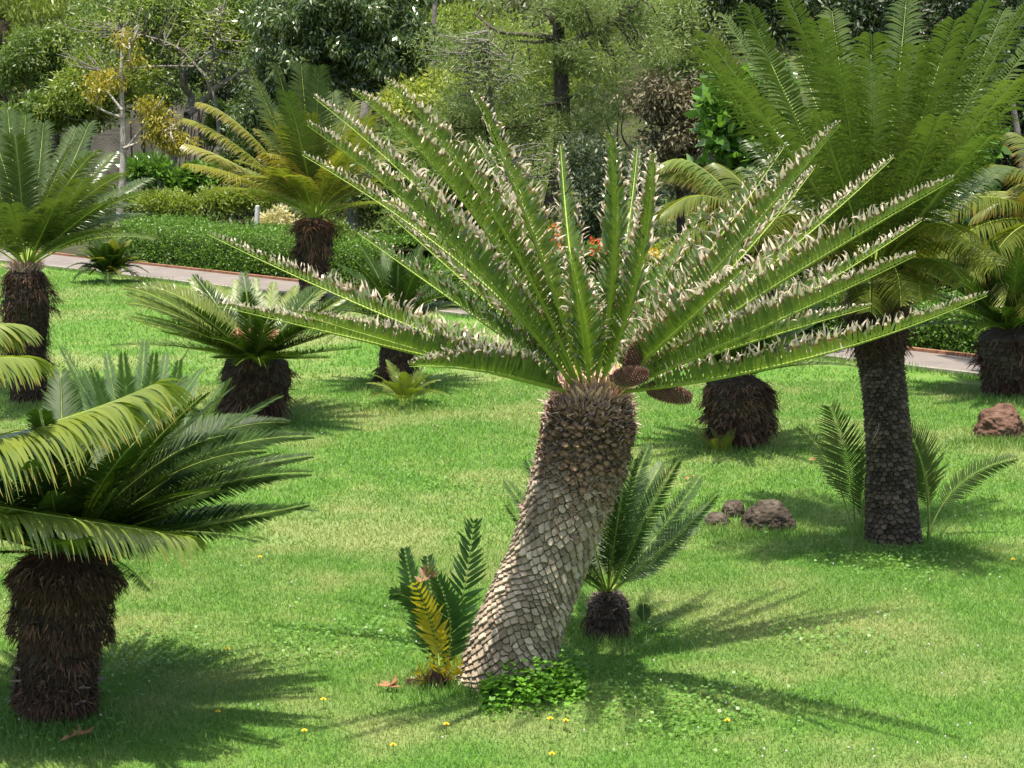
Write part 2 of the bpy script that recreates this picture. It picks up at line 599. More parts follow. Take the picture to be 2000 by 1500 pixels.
def shag(mb, fr, n, Lr, wr, t0, t1, down=0.8, outw=0.6, bend=0.3, mat=0, seed=3, K=2, rscale=1.0, spread=.35):
    """n dry strips on a trunk frame fr between t0 and t1; down>0 hang, <0 stand up"""
    r = np.random.default_rng(seed)
    P, T, U, Wv, R = fr
    t = r.uniform(t0, t1, n)
    k = np.clip((t * (len(P) - 1)).astype(int), 0, len(P) - 1)
    a = r.uniform(0, 2 * np.pi, n)
    o = np.cos(a)[:, None] * U[k] + np.sin(a)[:, None] * Wv[k]
    B = P[k] + o * (R[k] * rscale)[:, None]
    D = nrm(o * outw - T[k] * down + r.normal(0, spread, (n, 3)))
    W = np.cross(T[k], o) + r.normal(0, .4, (n, 3))
    dat = np.stack([r.random(n), t, r.random(n)], 1)
    strips(mb, B, D, W, r.uniform(*Lr, n), r.uniform(*wr, n), np.array([[0, 0, -1.0]]) * bend + r.normal(0, .25, (n, 3)), K=K,
           prof=np.linspace(1, .25, K + 1), dat=dat, mat=mat, twist=r.normal(0, .8, n))

M['bark_main'] = None
def bark_cells(name, hi, mid, lo, groove, top=None, top_at=0.6, rough=0.8):
    m, nt = new_mat(name)
    a = N_(nt, "ShaderNodeAttribute", attribute_name="dat")
    s = N_(nt, "ShaderNodeSeparateColor")
    nt.links.new(a.outputs["Color"], s.inputs[0])
    f = noise_(nt, 60, 4)
    f2 = noise_(nt, 6, 3)
    v = math_(nt, 'ADD', math_(nt, 'MULTIPLY', s.outputs[1], .55), math_(nt, 'MULTIPLY', f, .5))
    col = ramp(nt, v, [(0.2, lo), (0.5, mid), (0.85, hi)])
    col = mixc(nt, maprange(nt, f2, .45, .7, 0, .55), col, lo)
    col = mixc(nt, maprange(nt, noise_(nt, 22, 5), .52, .72, 0, .6), col, lo)
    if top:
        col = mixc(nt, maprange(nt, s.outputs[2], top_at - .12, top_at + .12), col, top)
    col = mixc(nt, maprange(nt, s.outputs[0], 0.0, 0.55, 1.0, 0.0), col, groove)
    p = N_(nt, "ShaderNodeBsdfPrincipled")
    nt.links.new(col, p.inputs["Base Color"])
    p.inputs["Roughness"].default_value = rough
    p.inputs["Specular IOR Level"].default_value = .35
    b = N_(nt, "ShaderNodeBump")
    b.inputs["Strength"].default_value = .5
    b.inputs["Distance"].default_value = .006
    nt.links.new(noise_(nt, 140, 5), b.inputs["Height"])
    nt.links.new(b.outputs[0], p.inputs["Normal"])
    o = N_(nt, "ShaderNodeOutputMaterial")
    nt.links.new(p.outputs[0], o.inputs[0])
    return m

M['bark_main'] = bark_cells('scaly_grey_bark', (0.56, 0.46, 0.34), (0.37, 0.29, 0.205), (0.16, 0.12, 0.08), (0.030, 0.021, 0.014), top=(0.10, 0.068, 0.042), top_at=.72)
M['bark_dark'] = bark_cells('dark_ringed_bark', (0.14, 0.105, 0.07), (0.055, 0.040, 0.027), (0.022, 0.015, 0.010), (0.008, 0.006, 0.004))
M['bark_sago'] = bark_cells('dark_sago_bark', (0.09, 0.065, 0.045), (0.05, 0.035, 0.024), (0.025, 0.017, 0.012), (0.010, 0.007, 0.005))
def dry(name, a, b, c=None, rough=.8, tr=.08):
    return leaf_mat(name, a, b, tip=c, tip_at=.9, tip_soft=.4, trans=tr, rough=rough, tcol=(1, .9, .7), spec=.2)
M['fibre'] = dry('brown_trunk_fibre', (0.022, 0.014, 0.009), (0.105, 0.07, 0.042))
M['fibre_tan'] = dry('tan_trunk_fibre', (0.07, 0.045, 0.028), (0.27, 0.18, 0.105))
M['stub_pale'] = dry('pale_stub', (0.20, 0.17, 0.15), (0.42, 0.37, 0.32))
M['cataphyll'] = dry('grey_scale_leaf', (0.26, 0.215, 0.18), (0.58, 0.50, 0.43), rough=.6)
M['stub_brown'] = dry('brown_leaf_base', (0.07, 0.05, 0.034), (0.32, 0.235, 0.15), (0.36, .24, .13), rough=.36, tr=0)
M['wool'] = dry('woolly_crown_centre', (0.36, 0.24, 0.13), (0.55, 0.40, 0.24))
M['cone'] = None

# ------------------------------------------------------------------ setting: ground, path, hillside
def lawn_material():
    m, nt = new_mat('lawn_turf')
    f1 = noise_(nt, 0.55, 4)
    f2 = noise_(nt, 2.2, 5, rough=.65)
    f3 = noise_(nt, 45, 3)
    base = ramp(nt, f2, [(0.30, (0.075, 0.19, 0.022)), (0.55, (0.13, 0.25, 0.04)), (0.75, (0.22, 0.29, 0.075))])
    col = mixc(nt, maprange(nt, f1, .42, .66), base, (0.24, 0.28, 0.10))
    col = mixc(nt, maprange(nt, f3, .35, .7, 0, .45), col, (0.05, 0.11, 0.015))
    p = N_(nt, "ShaderNodeBsdfPrincipled")
    nt.links.new(col, p.inputs["Base Color"])
    p.inputs["Roughness"].default_value = .9
    p.inputs["Specular IOR Level"].default_value = .15
    b = N_(nt, "ShaderNodeBump")
    b.inputs["Strength"].default_value = .6
    b.inputs["Distance"].default_value = .03
    nt.links.new(noise_(nt, 60, 4), b.inputs["Height"])
    nt.links.new(b.outputs[0], p.inputs["Normal"])
    o = N_(nt, "ShaderNodeOutputMaterial")
    nt.links.new(p.outputs[0], o.inputs[0])
    return m

def blade_material():
    m, nt = new_mat('grass_blades')
    a = N_(nt, "ShaderNodeAttribute", attribute_name="dat")
    s = N_(nt, "ShaderNodeSeparateColor")
    nt.links.new(a.outputs["Color"], s.inputs[0])
    f1 = noise_(nt, 0.55, 4)
    f2 = noise_(nt, 2.2, 5, rough=.65)
    green = mixc(nt, s.outputs[1], (0.088, 0.198, 0.034), (0.185, 0.320, 0.072))
    straw = mixc(nt, s.outputs[1], (0.23, 0.29, 0.09), (0.44, 0.42, 0.20))
    k = math_(nt, 'ADD', math_(nt, 'MULTIPLY', maprange(nt, f1, .44, .68), .45), math_(nt, 'MULTIPLY', maprange(nt, f2, .46, .74), .5))
    k = math_(nt, 'ADD', k, math_(nt, 'MULTIPLY', maprange(nt, s.outputs[2], .86, 1.0), .5))
    k = math_(nt, 'MINIMUM', k, 1.0)
    col = mixc(nt, k, green, straw)
    p = N_(nt, "ShaderNodeBsdfPrincipled")
    nt.links.new(col, p.inputs["Base Color"])
    p.inputs["Roughness"].default_value = .5
    p.inputs["Specular IOR Level"].default_value = .35
    t = N_(nt, "ShaderNodeBsdfTranslucent")
    nt.links.new(mixc(nt, 1.0, col, (1.3, 1.4, .6), 'MULTIPLY'), t.inputs[0])
    mx = N_(nt, "ShaderNodeMixShader")
    mx.inputs[0].default_value = .35
    nt.links.new(p.outputs[0], mx.inputs[1])
    nt.links.new(t.outputs[0], mx.inputs[2])
    o = N_(nt, "ShaderNodeOutputMaterial")
    nt.links.new(mx.outputs[0], o.inputs[0])
    return m

M['lawn'] = lawn_material()
M['blade'] = blade_material()
M['soil'] = solid_mat('hillside_soil', [(0.3, (0.020, 0.022, 0.010)), (0.6, (0.05, 0.055, 0.02)), (0.8, (0.06, 0.085, 0.02))], 3, .95, bump=.6)
M['path'] = solid_mat('path_asphalt', [(0.3, (0.165, 0.142, 0.128)), (0.7, (0.225, 0.195, 0.175))], 2.5, .9, bump=.25, bscale=120)
M['brick'] = solid_mat('terracotta_edging', [(0.3, (0.20, 0.085, 0.045)), (0.7, (0.34, 0.18, 0.11))], 9, .85, bump=.3)
M['kerb'] = solid_mat('pale_kerb', [(0.3, (0.20, 0.185, 0.15)), (0.7, (0.30, 0.28, 0.23))], 6, .9, bump=.3)

def grid_obj(name, x0, x1, y0, y1, nx, ny, zf, mat, cond=None):
    xs, ys = np.linspace(x0, x1, nx), np.linspace(y0, y1, ny)
    X, Y = np.meshgrid(xs, ys)
    Z = zf(X, Y)
    V = np.stack([X, Y, Z], -1).reshape(-1, 3)
    i = np.arange(ny - 1)[:, None] * nx
    j = np.arange(nx - 1)[None, :]
    F = np.stack([i + j, i + j + 1, i + nx + j + 1, i + nx + j], -1).reshape(-1, 4)
    if cond is not None:
        c = V[F].mean(1)
        F = F[cond(c)]
    mb = MB()
    mb.add(V, F)
    return mb.build(name, mat)

lawn = grid_obj('lawn', -60, 60, -5, 60, 60, 60, lambda x, y: x * 0, M['lawn'], cond=lambda c: sdist(c[:, 0], c[:, 1]) < 3)
tag(lawn, 'green mown lawn with straw coloured patches', 'lawn', kind='structure')

pa, pb = PF0 - pdir * 25, PF1 + pdir * 14
na, nb = PN0 - pdir * 25, PN1 + pdir * 14
def ribbon(name, A, Bq, width, z0, z1, mat, off=0.0, seg=1):
    """box strip along A->B, width toward +pnor"""
    mb = MB()
    a = A + pnor * off
    b = Bq + pnor * off
    for q in range(seg):
        p, r_ = a + (b - a) * (q / seg), a + (b - a) * ((q + (0.965 if seg > 1 else 1)) / seg)
        v = []
        for z in (z0, z1):
            for pt in (p, r_, r_ + pnor * width, p + pnor * width):
                v.append([pt[0], pt[1], z])
        f = [[4, 5, 6, 7], [0, 1, 5, 4], [1, 2, 6, 5], [2, 3, 7, 6], [3, 0, 4, 7]]
        mb.add(v, np.array(f), np.tile([0, rng.random(), 0, 0], (8, 1)))
    return mb.build(name, mat, smooth_=False)
mb = MB()
mb.add([[na[0], na[1], .012], [nb[0], nb[1], .012], [pb[0], pb[1], .012], [pa[0], pa[1], .012]], np.array([[0, 1, 2, 3]]))
tag(mb.build('path', M['path'], smooth_=False), 'pinkish grey garden path crossing behind the lawn', 'path', kind='structure')
tag(ribbon('kerb', pa, pb, 0.07, -.02, .045, M['brick'], seg=170), 'terracotta brick edging along the far side of the path', 'kerb', kind='structure')
tag(ribbon('kerb', na, nb, 0.08, -.02, .035, M['kerb'], off=-.08), 'pale low kerb between lawn and path', 'kerb', kind='structure')

hill = grid_obj('hillside', -70, 70, 8, 130, 180, 180, lambda x, y: hz(x, y) + .008, M['soil'], cond=lambda c: sdist(c[:, 0], c[:, 1]) > -.2)
tag(hill, 'planted slope rising behind the path', 'hillside', kind='structure')

# grass blades
def make_grass():
    mb = MB()
    r = np.random.default_rng(77)
    def batch(n, y0, y1, h, wd):
        Y = np.sqrt(r.uniform(y0 ** 2, y1 ** 2, n))
        X = r.uniform(-1, 1, n) * (Y * 0.285 + .9)
        ok = (sdist(X, Y) < -np.abs(np.dot(PF0 - PN0, pnor)) - .06)
        X, Y = X[ok], Y[ok]
        n = len(X)
        P = np.stack([X, Y, np.zeros(n)], 1)
        D = nrm(np.stack([r.normal(0, .75, n), r.normal(0, .75, n), np.ones(n)], 1))
        W = np.stack([np.cos(q := r.uniform(0, np.pi, n)), np.sin(q), np.zeros(n)], 1)
        hh = h * r.uniform(.5, 1.25, n)
        ww = wd * r.uniform(.7, 1.3, n)
        V = np.stack([P - W * ww[:, None] * .5, P + W * ww[:, None] * .5, P + D * hh[:, None]], 1)
        F = (np.arange(n) * 3)[:, None] + np.arange(3)[None]
        dd = np.zeros((n, 3, 4), np.float32)
        dd[:, :, 0] = [0, 0, 1]
        dd[..., 1] = r.random(n)[:, None]
        dd[..., 2] = r.random(n)[:, None]
        mb.add(V.reshape(-1, 3), F, dd.reshape(-1, 4))
    batch(400000, 6.8, 12, .027, .0046)
    batch(320000, 12, 19, .032, .0072)
    batch(220000, 19, 34, .040, .012)
    n = 16000                                   # longer tufts along the kerb and round the trunks
    t = r.uniform(0, 1, n)
    clump = np.sin(t * 140) * np.sin(t * 61 + 1) + r.normal(0, .3, n)
    P = na + (nb - na) * t[:, None] - pnor * (.10 + np.abs(r.normal(0, .10, n)))[:, None]
    hh = np.clip(.05 + .09 * np.clip(clump, 0, 1) * r.uniform(.3, 1.2, n), .03, .16)
    spots = [ground(x, y) for x, y in ((105, 1420), (860, 1345), (985, 1345), (1185, 1255), (1745, 1078), (1660, 1075), (1810, 1070), (500, 832), (1432, 885), (60, 795), (772, 762), (1968, 785), (1500, 1040), (1420, 1040), (1950, 866), (215, 556), (262, 1020), (792, 800))]
    n2 = 15000
    c = np.array(spots)[r.integers(0, len(spots), n2)] + np.stack([r.normal(0, .22, n2), r.normal(0, .15, n2), np.zeros(n2)], 1)
    P = np.vstack([P, c])
    hh = np.concatenate([hh, r.uniform(.03, .085, n2)])
    n = len(P)
    P[:, 2] = 0
    D = nrm(np.stack([r.normal(0, .45, n), r.normal(0, .45, n), np.ones(n)], 1))
    W = np.stack([np.cos(q := r.uniform(0, np.pi, n)), np.sin(q), np.zeros(n)], 1)
    wv = np.where(P[:, 1] > 15, .012, .006)[:, None]
    V = np.stack([P - W * wv * .5, P + W * wv * .5, P + D * hh[:, None]], 1)
    dd = np.zeros((n, 3, 4), np.float32)
    dd[:, :, 0] = [0, 0, 1]
    dd[..., 1] = r.random(n)[:, None]
    dd[..., 2] = .3
    mb.add(V.reshape(-1, 3), (np.arange(n) * 3)[:, None] + np.arange(3)[None], dd.reshape(-1, 4))
    return mb.build('lawn_grass', M['blade'])
tag(make_grass(), 'short green grass blades covering the lawn', 'grass', kind='stuff')

G_CY = 'cycads planted on the lawn'

# ------------------------------------------------------------------ MAIN CYCAD
def main_cycad():
    b0 = ground(992, 1328)
    Y0 = b0[1]
    root = thing('cycad', b0, 'large cycad with thick leaning scaly trunk, brown cones and stiff fronds with dried cream tips', 'cycad', G_CY)
    YT = Y0 + 0.0
    axp = [(975, 1378), (990, 1328), (1006, 1250), (1040, 1170), (1068, 1100), (1103, 1000), (1134, 910), (1150, 830), (1157, 768)]
    pts = [at(x, y, Y0) for x, y in axp]
    rad = np.array([100, 93, 83, 79, 76, 77, 81, 78, 54]) * 0.00240
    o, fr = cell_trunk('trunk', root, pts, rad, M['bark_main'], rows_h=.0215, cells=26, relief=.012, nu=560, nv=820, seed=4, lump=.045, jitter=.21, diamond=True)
    # leaf bases and grey scale leaves round the top
    mb = MB()
    r = np.random.default_rng(8)
    P, T, U, Wv, R = fr
    nst = 520
    for i in range(nst):
        t = 0.68 + 0.29 * (i / nst) ** .8 + r.normal(0, .012)
        k = min(int(t * (len(P) - 1)), len(P) - 1)
        a = i * 2.39996 + r.normal(0, .1)
        o_ = math.cos(a) * U[k] + math.sin(a) * Wv[k]
        tang = np.cross(T[k], o_)
        g = np.clip((t - .66) / .31, 0, 1)
        ln = (.012 + .030 * g) * r.uniform(.7, 1.3)
        d = nrm(o_ * 1.0 + T[k] * (.25 + .5 * g) + r.normal(0, .15, 3))
        rr_ = .0145 * r.uniform(.7, 1.35)
        c0 = P[k] + o_ * (R[k] - .012)
        c1 = P[k] + o_ * (R[k] + .004) + d * ln
        up_ = nrm(T[k] - np.dot(T[k], d) * d)
        sd = np.cross(d, up_)
        ang = np.linspace(0, 2 * np.pi, 6, endpoint=False)
        ring = lambda c, s: np.array([c + sd * math.cos(q) * s * 1.25 + up_ * math.sin(q) * s * .8 for q in ang])
        V = np.vstack([ring(c0, rr_ * 1.1), ring(c1, rr_), ring(c1 - d * .007, rr_ * .62), (c1 - d * .008)[None]])
        F4 = []
        for ri in (0, 6):
            F4 += [[ri + q, ri + (q + 1) % 6, ri + 6 + (q + 1) % 6, ri + 6 + q] for q in range(6)]
        rv = r.random()
        dd = np.zeros((19, 4))
        dd[:, 1] = rv
        dd[:6, 0] = .1
        dd[6:12, 0] = .5
        dd[12:, 0] = 1.0
        mb.add(V, np.array(F4), dd)
        mb.add(V[12:19], np.array([[q, (q + 1) % 6, 6] for q in range(6)]), dd[12:19])
    shag(mb, fr, 2300, (.02, .055), (.004, .010), .58, .92, down=-.6, outw=.7, bend=.0, seed=5, mat=1, rscale=1.0)
    shag(mb, fr, 700, (.02, .05), (.004, .010), .60, .85, down=.5, outw=.9, bend=.2, seed=9, mat=2)
    shag(mb, fr, 420, (.04, .085), (.009, .020), .86, .97, down=-.75, outw=.8, bend=.5, seed=16, mat=1, rscale=.98, K=4)
    shag(mb, fr, 1700, (.05, .11), (.007, .017), .90, 1.0, down=-1.0, outw=.42, bend=.1, seed=6, mat=1, rscale=.95)
    mb.build('leaf_bases', [M['stub_brown'], M['cataphyll'], M['fibre_tan']], root, smooth_=False)
    hub = at(1157, 752, Y0)
    # woolly heart
    mb = MB()
    hb = (np.array([hub - np.array([0, 0, .06]), hub + np.array([0, 0, .02])]))
    tube(mb, [hub - [0, 0, .08], hub - [0, 0, .02], hub + [0, 0, .05]], [.17, .14, .05], seg=20, mat=0)
    fr2 = (np.array([hub - [0, 0, .05], hub, hub + [0, 0, .05]]), np.tile([0, 0, 1.0], (3, 1)), np.tile([1.0, 0, 0], (3, 1)), np.tile([0, 1.0, 0], (3, 1)), np.array([.15, .12, .05]))
    shag(mb, fr2, 260, (.05, .12), (.012, .03), 0, 1, down=-1, outw=.4, bend=0, seed=3)
    mb.build('crown_wool', dry('cream_crown_wool', (.55, .42, .30), (.72, .60, .46)), root)
    mats = [M['main_leaf'], M['rachis']]
    kw = dict(n=84, L=.140, wd=.0180, a0=82, a1=56, v=60, droop=-.05, pet=.06, rr=.0115, K=8, twist=2.0, tipcurl=1.0, lcurl=3.0, lprof=np.array([.6, .95, 1, 1, .92, .78, .55, .36, .05]), taper=.32, jit=.05, gaps=.02, arch=.12)
    S = [
        (405, 458, 770, 625, 1), (425, 598, 800, 688, -1), (578, 612, 870, 700, -1, .88), (800, 716, 960, 728, -1, .62),
        (590, 303, 905, 520, 1), (600, 245, 905, 500, -1), (612, 190, 895, 450, 1), (690, 182, 925, 420, -1), (752, 160, 970, 430, -1),
        (925, 185, 1045, 470, -1), (932, 272, 1045, 520, 1), (1095, 283, 1115, 510, 1), (1112, 490, 1140, 640, -1, .62),
        (1190, 262, 1200, 510, -1), (1245, 292, 1215, 520, 1), (1275, 300, 1245, 540, -1),
        (1530, 290, 1365, 520, 1), (1640, 245, 1440, 480, -1), (1590, 330, 1410, 545, 1),
        (1745, 308, 1480, 540, 1), (1862, 352, 1545, 540, -1), (1800, 432, 1510, 610, 1), (1788, 500, 1490, 640, -1, .96),
        (1462, 520, 1330, 640, -1, .6), (1928, 578, 1560, 705, -1), (1640, 560, 1400, 665, 1, .8), (698, 455, 930, 620, 1, .85),
        (1000, 330, 1080, 560, 1, .9), (760, 420, 960, 600, 1, .9), (1700, 600, 1430, 680, 1, .85), (1380, 400, 1275, 590, 1, .85),
    ]
    for q, sp in enumerate(S):
        tx, ty, mx, my, sg = sp[:5]
        lf = sp[5] if len(sp) > 5 else 1.0
        a = math.atan2(750 - ty, tx - 1157)
        h = hub + np.array([math.cos(a) * .11, sg * .07, -.03 + .03 * math.sin(a)])
        P2 = solve_tip(h, tx, ty, 2.0 * lf, sg)
        P2[1] = Y0 + np.clip(P2[1] - Y0, -1.25, 1.35)
        P2 = at(tx, ty, P2[1])
        Mp = at(mx, my, h[1] + .5 * (P2[1] - h[1]))
        frond('frond', root, h, 2 * Mp - .5 * (h + P2), P2, mats, seed=100 + q, **dict(kw, v=(50 if abs(tx - 1157) < 260 else 58) + (q * 7) % 12))
    # cones
    cm = dry('brown_cone_scale', (.13, .08, .055), (.30, .20, .14), (.55, .42, .32), rough=.5, tr=0)
    for (bx, by, tx, ty, Yo, rad_) in ((1228, 728, 1256, 660, -.22, .043), (1200, 738, 1266, 732, -.30, .040), (1266, 757, 1350, 778, -.16, .041)):
        A, Bq = at(bx, by, Y0 + Yo), at(tx, ty, Y0 + Yo - .03)
        mb = MB()
        ax = nrm(Bq - A)
        u_ = nrm(np.cross(ax, [0, 1, .2]))
        v_ = np.cross(ax, u_)
        Lc = np.linalg.norm(Bq - A)
        ts = np.linspace(0, 1, 12)
        rad_c = rad_ * np.sin(np.pi * (.14 + .84 * ts)) ** .6
        tube(mb, A + (Bq - A) * ts[:, None], rad_c * .86, seg=14)
        ns = 300
        i = np.arange(ns)
        t = (i + .5) / ns
        rc = rad_ * np.sin(np.pi * (.14 + .84 * t)) ** .6
        an = i * 2.39996
        on = np.cos(an)[:, None] * u_ + np.sin(an)[:, None] * v_
        c = A + ax * (t * Lc)[:, None] + on * (rc * .82)[:, None]
        tg = np.cross(ax, on)
        s_ = .0068
        d = on * .020 + ax * .008
        V = np.stack([c - tg * s_, c + ax * s_ * .8, c + tg * s_, c - ax * s_ * .8, c + d], 1)
        F = []
        for q in range(4):
            F.append(np.stack([i * 5 + q, i * 5 + (q + 1) % 4, i * 5 + 4], -1))
        dd = np.zeros((ns, 5, 4))
        dd[:, 4, 0] = 1
        dd[..., 1] = rng.random(ns)[:, None]
        mb.add(V.reshape(-1, 3), np.concatenate(F), dd.reshape(-1, 4))
        tube(mb, [A - ax * .02, A], [.015, .02], seg=6)
        mb.build('seed_cone', cm, root, smooth_=False)
    return root, Y0
MAIN, YM = main_cycad()

# ------------------------------------------------------------------ generic other cycads
def shaggy_trunk(root, pts, rad, n=2600, L=(.04, .10), wdt=(.006, .016), bands=0, mats=None, seed=2, tan=.25, down=.9):
    mats = mats or [M['fibre'], M['fibre_tan'], M['stub_pale']]
    rad = np.asarray(rad, float)
    pts = list(np.asarray(pts, float))
    d_ = nrm(pts[-1] - pts[-2])
    pts = pts + [pts[-1] + d_ * rad[-1] * .35]
    rad = np.append(rad, rad[-1] * .35)
    o, fr = cell_trunk('trunk', root, pts, rad * (.80 if bands else .93), M['bark_sago'], rows_h=.035, cells=24, relief=.012, nu=160, seed=seed, lump=.05)
    mb = MB()
    P, T, U, Wv, R = fr
    if bands:
        R = R / .86
        tt = np.linspace(0, 1, len(P))
        R = R * (.84 + .30 * (1 - np.mod(tt * bands + .15, 1)) ** .8)
        fr = (P, T, U, Wv, R)
    fr = (P, T, U, Wv, R)
    L7 = (L[0] * .55, L[1] * .68)
    shag(mb, fr, int(n * (1 - tan) * 1.2), L7, wdt, 0.02, 1.0, down=down, outw=.34, bend=.35, seed=seed, rscale=1.0, mat=0, K=3)
    shag(mb, fr, int(n * tan), L7, wdt, 0.0, 1.0, down=down * .7, outw=.55, bend=.25, seed=seed + 1, rscale=1.0, mat=1, K=3)
    rq = np.random.default_rng(seed + 77)
    for q in range(26):
        tq = rq.uniform(.25, .98)
        k = int(tq * (len(P) - 1))
        a = rq.uniform(0, 2 * np.pi)
        m = 26
        aa = a + rq.normal(0, .10, m)
        o_ = np.cos(aa)[:, None] * U[k] + np.sin(aa)[:, None] * Wv[k]
        B = P[k] + o_ * R[k] * rq.uniform(.95, 1.03, (m, 1)) + rq.normal(0, .008, (m, 3))
        D = nrm(o_ * rq.uniform(.8, 1.6) + np.array([0, 0, -.5]) + rq.normal(0, .3, (m, 3)))
        strips(mb, B, D, np.cross(T[k], o_) + rq.normal(0, .4, (m, 3)), rq.uniform(L[0] * 1.2, L[1] * 1.25, m), rq.uniform(*wdt, m) * .8,
               np.array([[0, 0, -1.0]]) * 1.2 + rq.normal(0, .3, (m, 3)), K=4, prof=np.linspace(1, .3, 5), dat=rq.random((m, 3)), mat=int(rq.random() < .3), twist=rq.normal(0, 1.2, m))
    mb.build('leaf_bases', mats, root)
    return fr

def near_sago():
    b = ground(108, 1398)
    Y = b[1]
    root = thing('cycad', b, 'sago cycad with thick banded shaggy dark trunk, nearest the left edge', 'cycad', G_CY)
    pts = [at(x, y, Y) for x, y in ((100, 1440), (105, 1390), (112, 1310), (120, 1220), (128, 1150), (130, 1105))]
    s = Y / CP / FPX * 1.02
    fr = shaggy_trunk(root, pts, np.array([62, 66, 80, 94, 106, 100]) * s, n=9000, L=(.03, .07), wdt=(.004, .011), bands=4, seed=12, tan=.16)
    mb = MB()
    for q, (tc, rs) in enumerate(((.97, .95), (.73, .97), (.48, .97), (.23, .97))):
        shag(mb, fr, 800, (.025, .065), (.004, .011), tc - .012, tc + .03, down=.8, outw=.8, bend=.9, seed=60 + q, rscale=rs, K=3)
    shag(mb, fr, 1600, (.05, .12), (.004, .012), .86, .99, down=.3, outw=1.0, bend=.7, seed=70, rscale=.9, K=3)
    for q, tq in enumerate((.05, .09, .13, .17, .21, .26, .31, .36)):
        shag(mb, fr, 44, (.022, .042), (.013, .021), tq - .006, tq + .006, down=-.35, outw=1.0, bend=.0, seed=31 + q, rscale=1.04, spread=.15, K=1, mat=1)
    mb.build('fibre_skirts', [dry('brown_fibre_skirt', (.03, .02, .012), (.15, .10, .06)), M['stub_pale']], root)
    hub = at(128, 1078, Y)
    mats = [M['sago'], M['rachis_dark']]
    kw = dict(n=160, L=.150, wd=.0085, a0=62, a1=36, v=12, droop=.22, pet=.05, rr=.008, K=4, taper=.5, jit=.05)
    S = [(612, 852, 360, 905, -1), (608, 925, 380, 960, -1), (604, 985, 380, 1030, -1), (565, 825, 350, 880, 1), (610, 890, 370, 950, 1),
         (500, 815, 320, 880, 1), (440, 850, 290, 920, -1, .9), (330, 830, 230, 920, 1, .9), (300, 870, 220, 940, -1, .9),
         (330, 935, 260, 985, -1, .8), (430, 955, 290, 1000, -1, .8), (345, 1000, 250, 1030, -1, .75), (250, 880, 190, 960, 1),
         (180, 870, 150, 950, -1, .9), (120, 880, 120, 950, 1, .9), (60, 900, 80, 960, -1), (520, 880, 330, 930, -1, .95), (480, 1000, 300, 1040, 1, 1.0),
         (220, 960, 190, 1010, -1, .8), (100, 960, 110, 1010, -1, .8), (-150, 900, 0, 940, 1), (-250, 960, -50, 980, -1), (-200, 1040, -30, 1030, -1), (-300, 920, -60, 950, 1)]
    traced(root, hub, S, mats, 1.22, **dict(kw, axis=np.array([0, -.75, .8]), L=.14, n=120, wd=.0105, taper=.22, a1=26))
    auto_crown(root, hub, 34, 1.1, 6, 50, 16, mats, hubr=.06, **kw)
near_sago()

def offscreen_droop():
    b = ground(-560, 1420)
    Y = b[1] - .4
    b[1] = Y
    root = thing('cycad', b, 'cycad reaching in from the left edge with long glossy arching yellow green fronds', 'cycad', G_CY)
    hub = at(-560, 900, Y)
    shaggy_trunk(root, [b - [0, 0, .05], b + [0, 0, .4], hub - [0, 0, .03]], [.17, .16, .15], n=900, seed=41)
    mats = [M['gloss'], M['rachis']]
    kw = dict(n=150, L=.27, wd=.0165, a0=66, a1=25, v=4, gdroop=1.7, droop=.3, pet=.15, rr=.011, K=7, taper=.7, jit=.05, tipcurl=.12)
    S = [(300, 752, -100, 872, -1, 1.0), (372, 1050, -70, 980, -1, 1.0), (35, 640, -250, 690, 1, .8), (60, 700, -220, 740, -1, .7), (-350, 420, -480, 620, 1, .8)]
    for tx, ty, mx, my, sg, lf in S:
        kw['L'] = .42 if ty == 752 else .27
        P2 = at(tx, ty, Y + (-.15 if sg < 0 else .2))
        Mp = at(mx, my, Y - .05)
        frond('frond', root, hub, 2 * Mp - .5 * (hub + P2), P2, mats, **kw)
    auto_crown(root, hub, 9, 1.7, 10, 70, 50, mats, az0=90, az1=290, **dict(kw, n=60, K=4))
offscreen_droop()

def blue_cycad():
    b = ground(262, 1010)
    Y = b[1]
    root = thing('cycad', b, 'low cycad with upright bluish green stiff fronds, behind the nearest left sago', 'cycad', G_CY)
    hub = b + np.array([0, 0, .22])
    shaggy_trunk(root, [b - [0, 0, .05], b + [0, 0, .1], hub], [.15, .16, .13], n=500, seed=43)
    mats = [M['blue'], M['rachis_dark']]
    kw = dict(n=80, L=.115, wd=.011, a0=62, a1=35, v=18, droop=.1, pet=.12, rr=.007, K=3, taper=.4)
    S = [(118, 675, 200, 830, 1), (180, 720, 225, 850, -1, .9), (208, 690, 235, 830, 1), (240, 690, 250, 820, -1), (283, 665, 272, 810, 1), (302, 690, 285, 820, -1),
         (325, 690, 300, 820, 1), (350, 705, 320, 830, -1), (382, 745, 330, 860, 1), (435, 748, 350, 880, 1), (450, 740, 365, 860, -1), (262, 770, 262, 880, -1, .7),
         (160, 760, 210, 880, 1), (410, 820, 340, 900, -1), (100, 800, 180, 890, 1), (355, 795, 320, 880, -1, .8)]
    traced(root, hub, S, mats, 1.12, **kw)
    auto_crown(root, hub, 10, .95, 15, 70, 14, mats, hubr=.03, **kw)
blue_cycad()

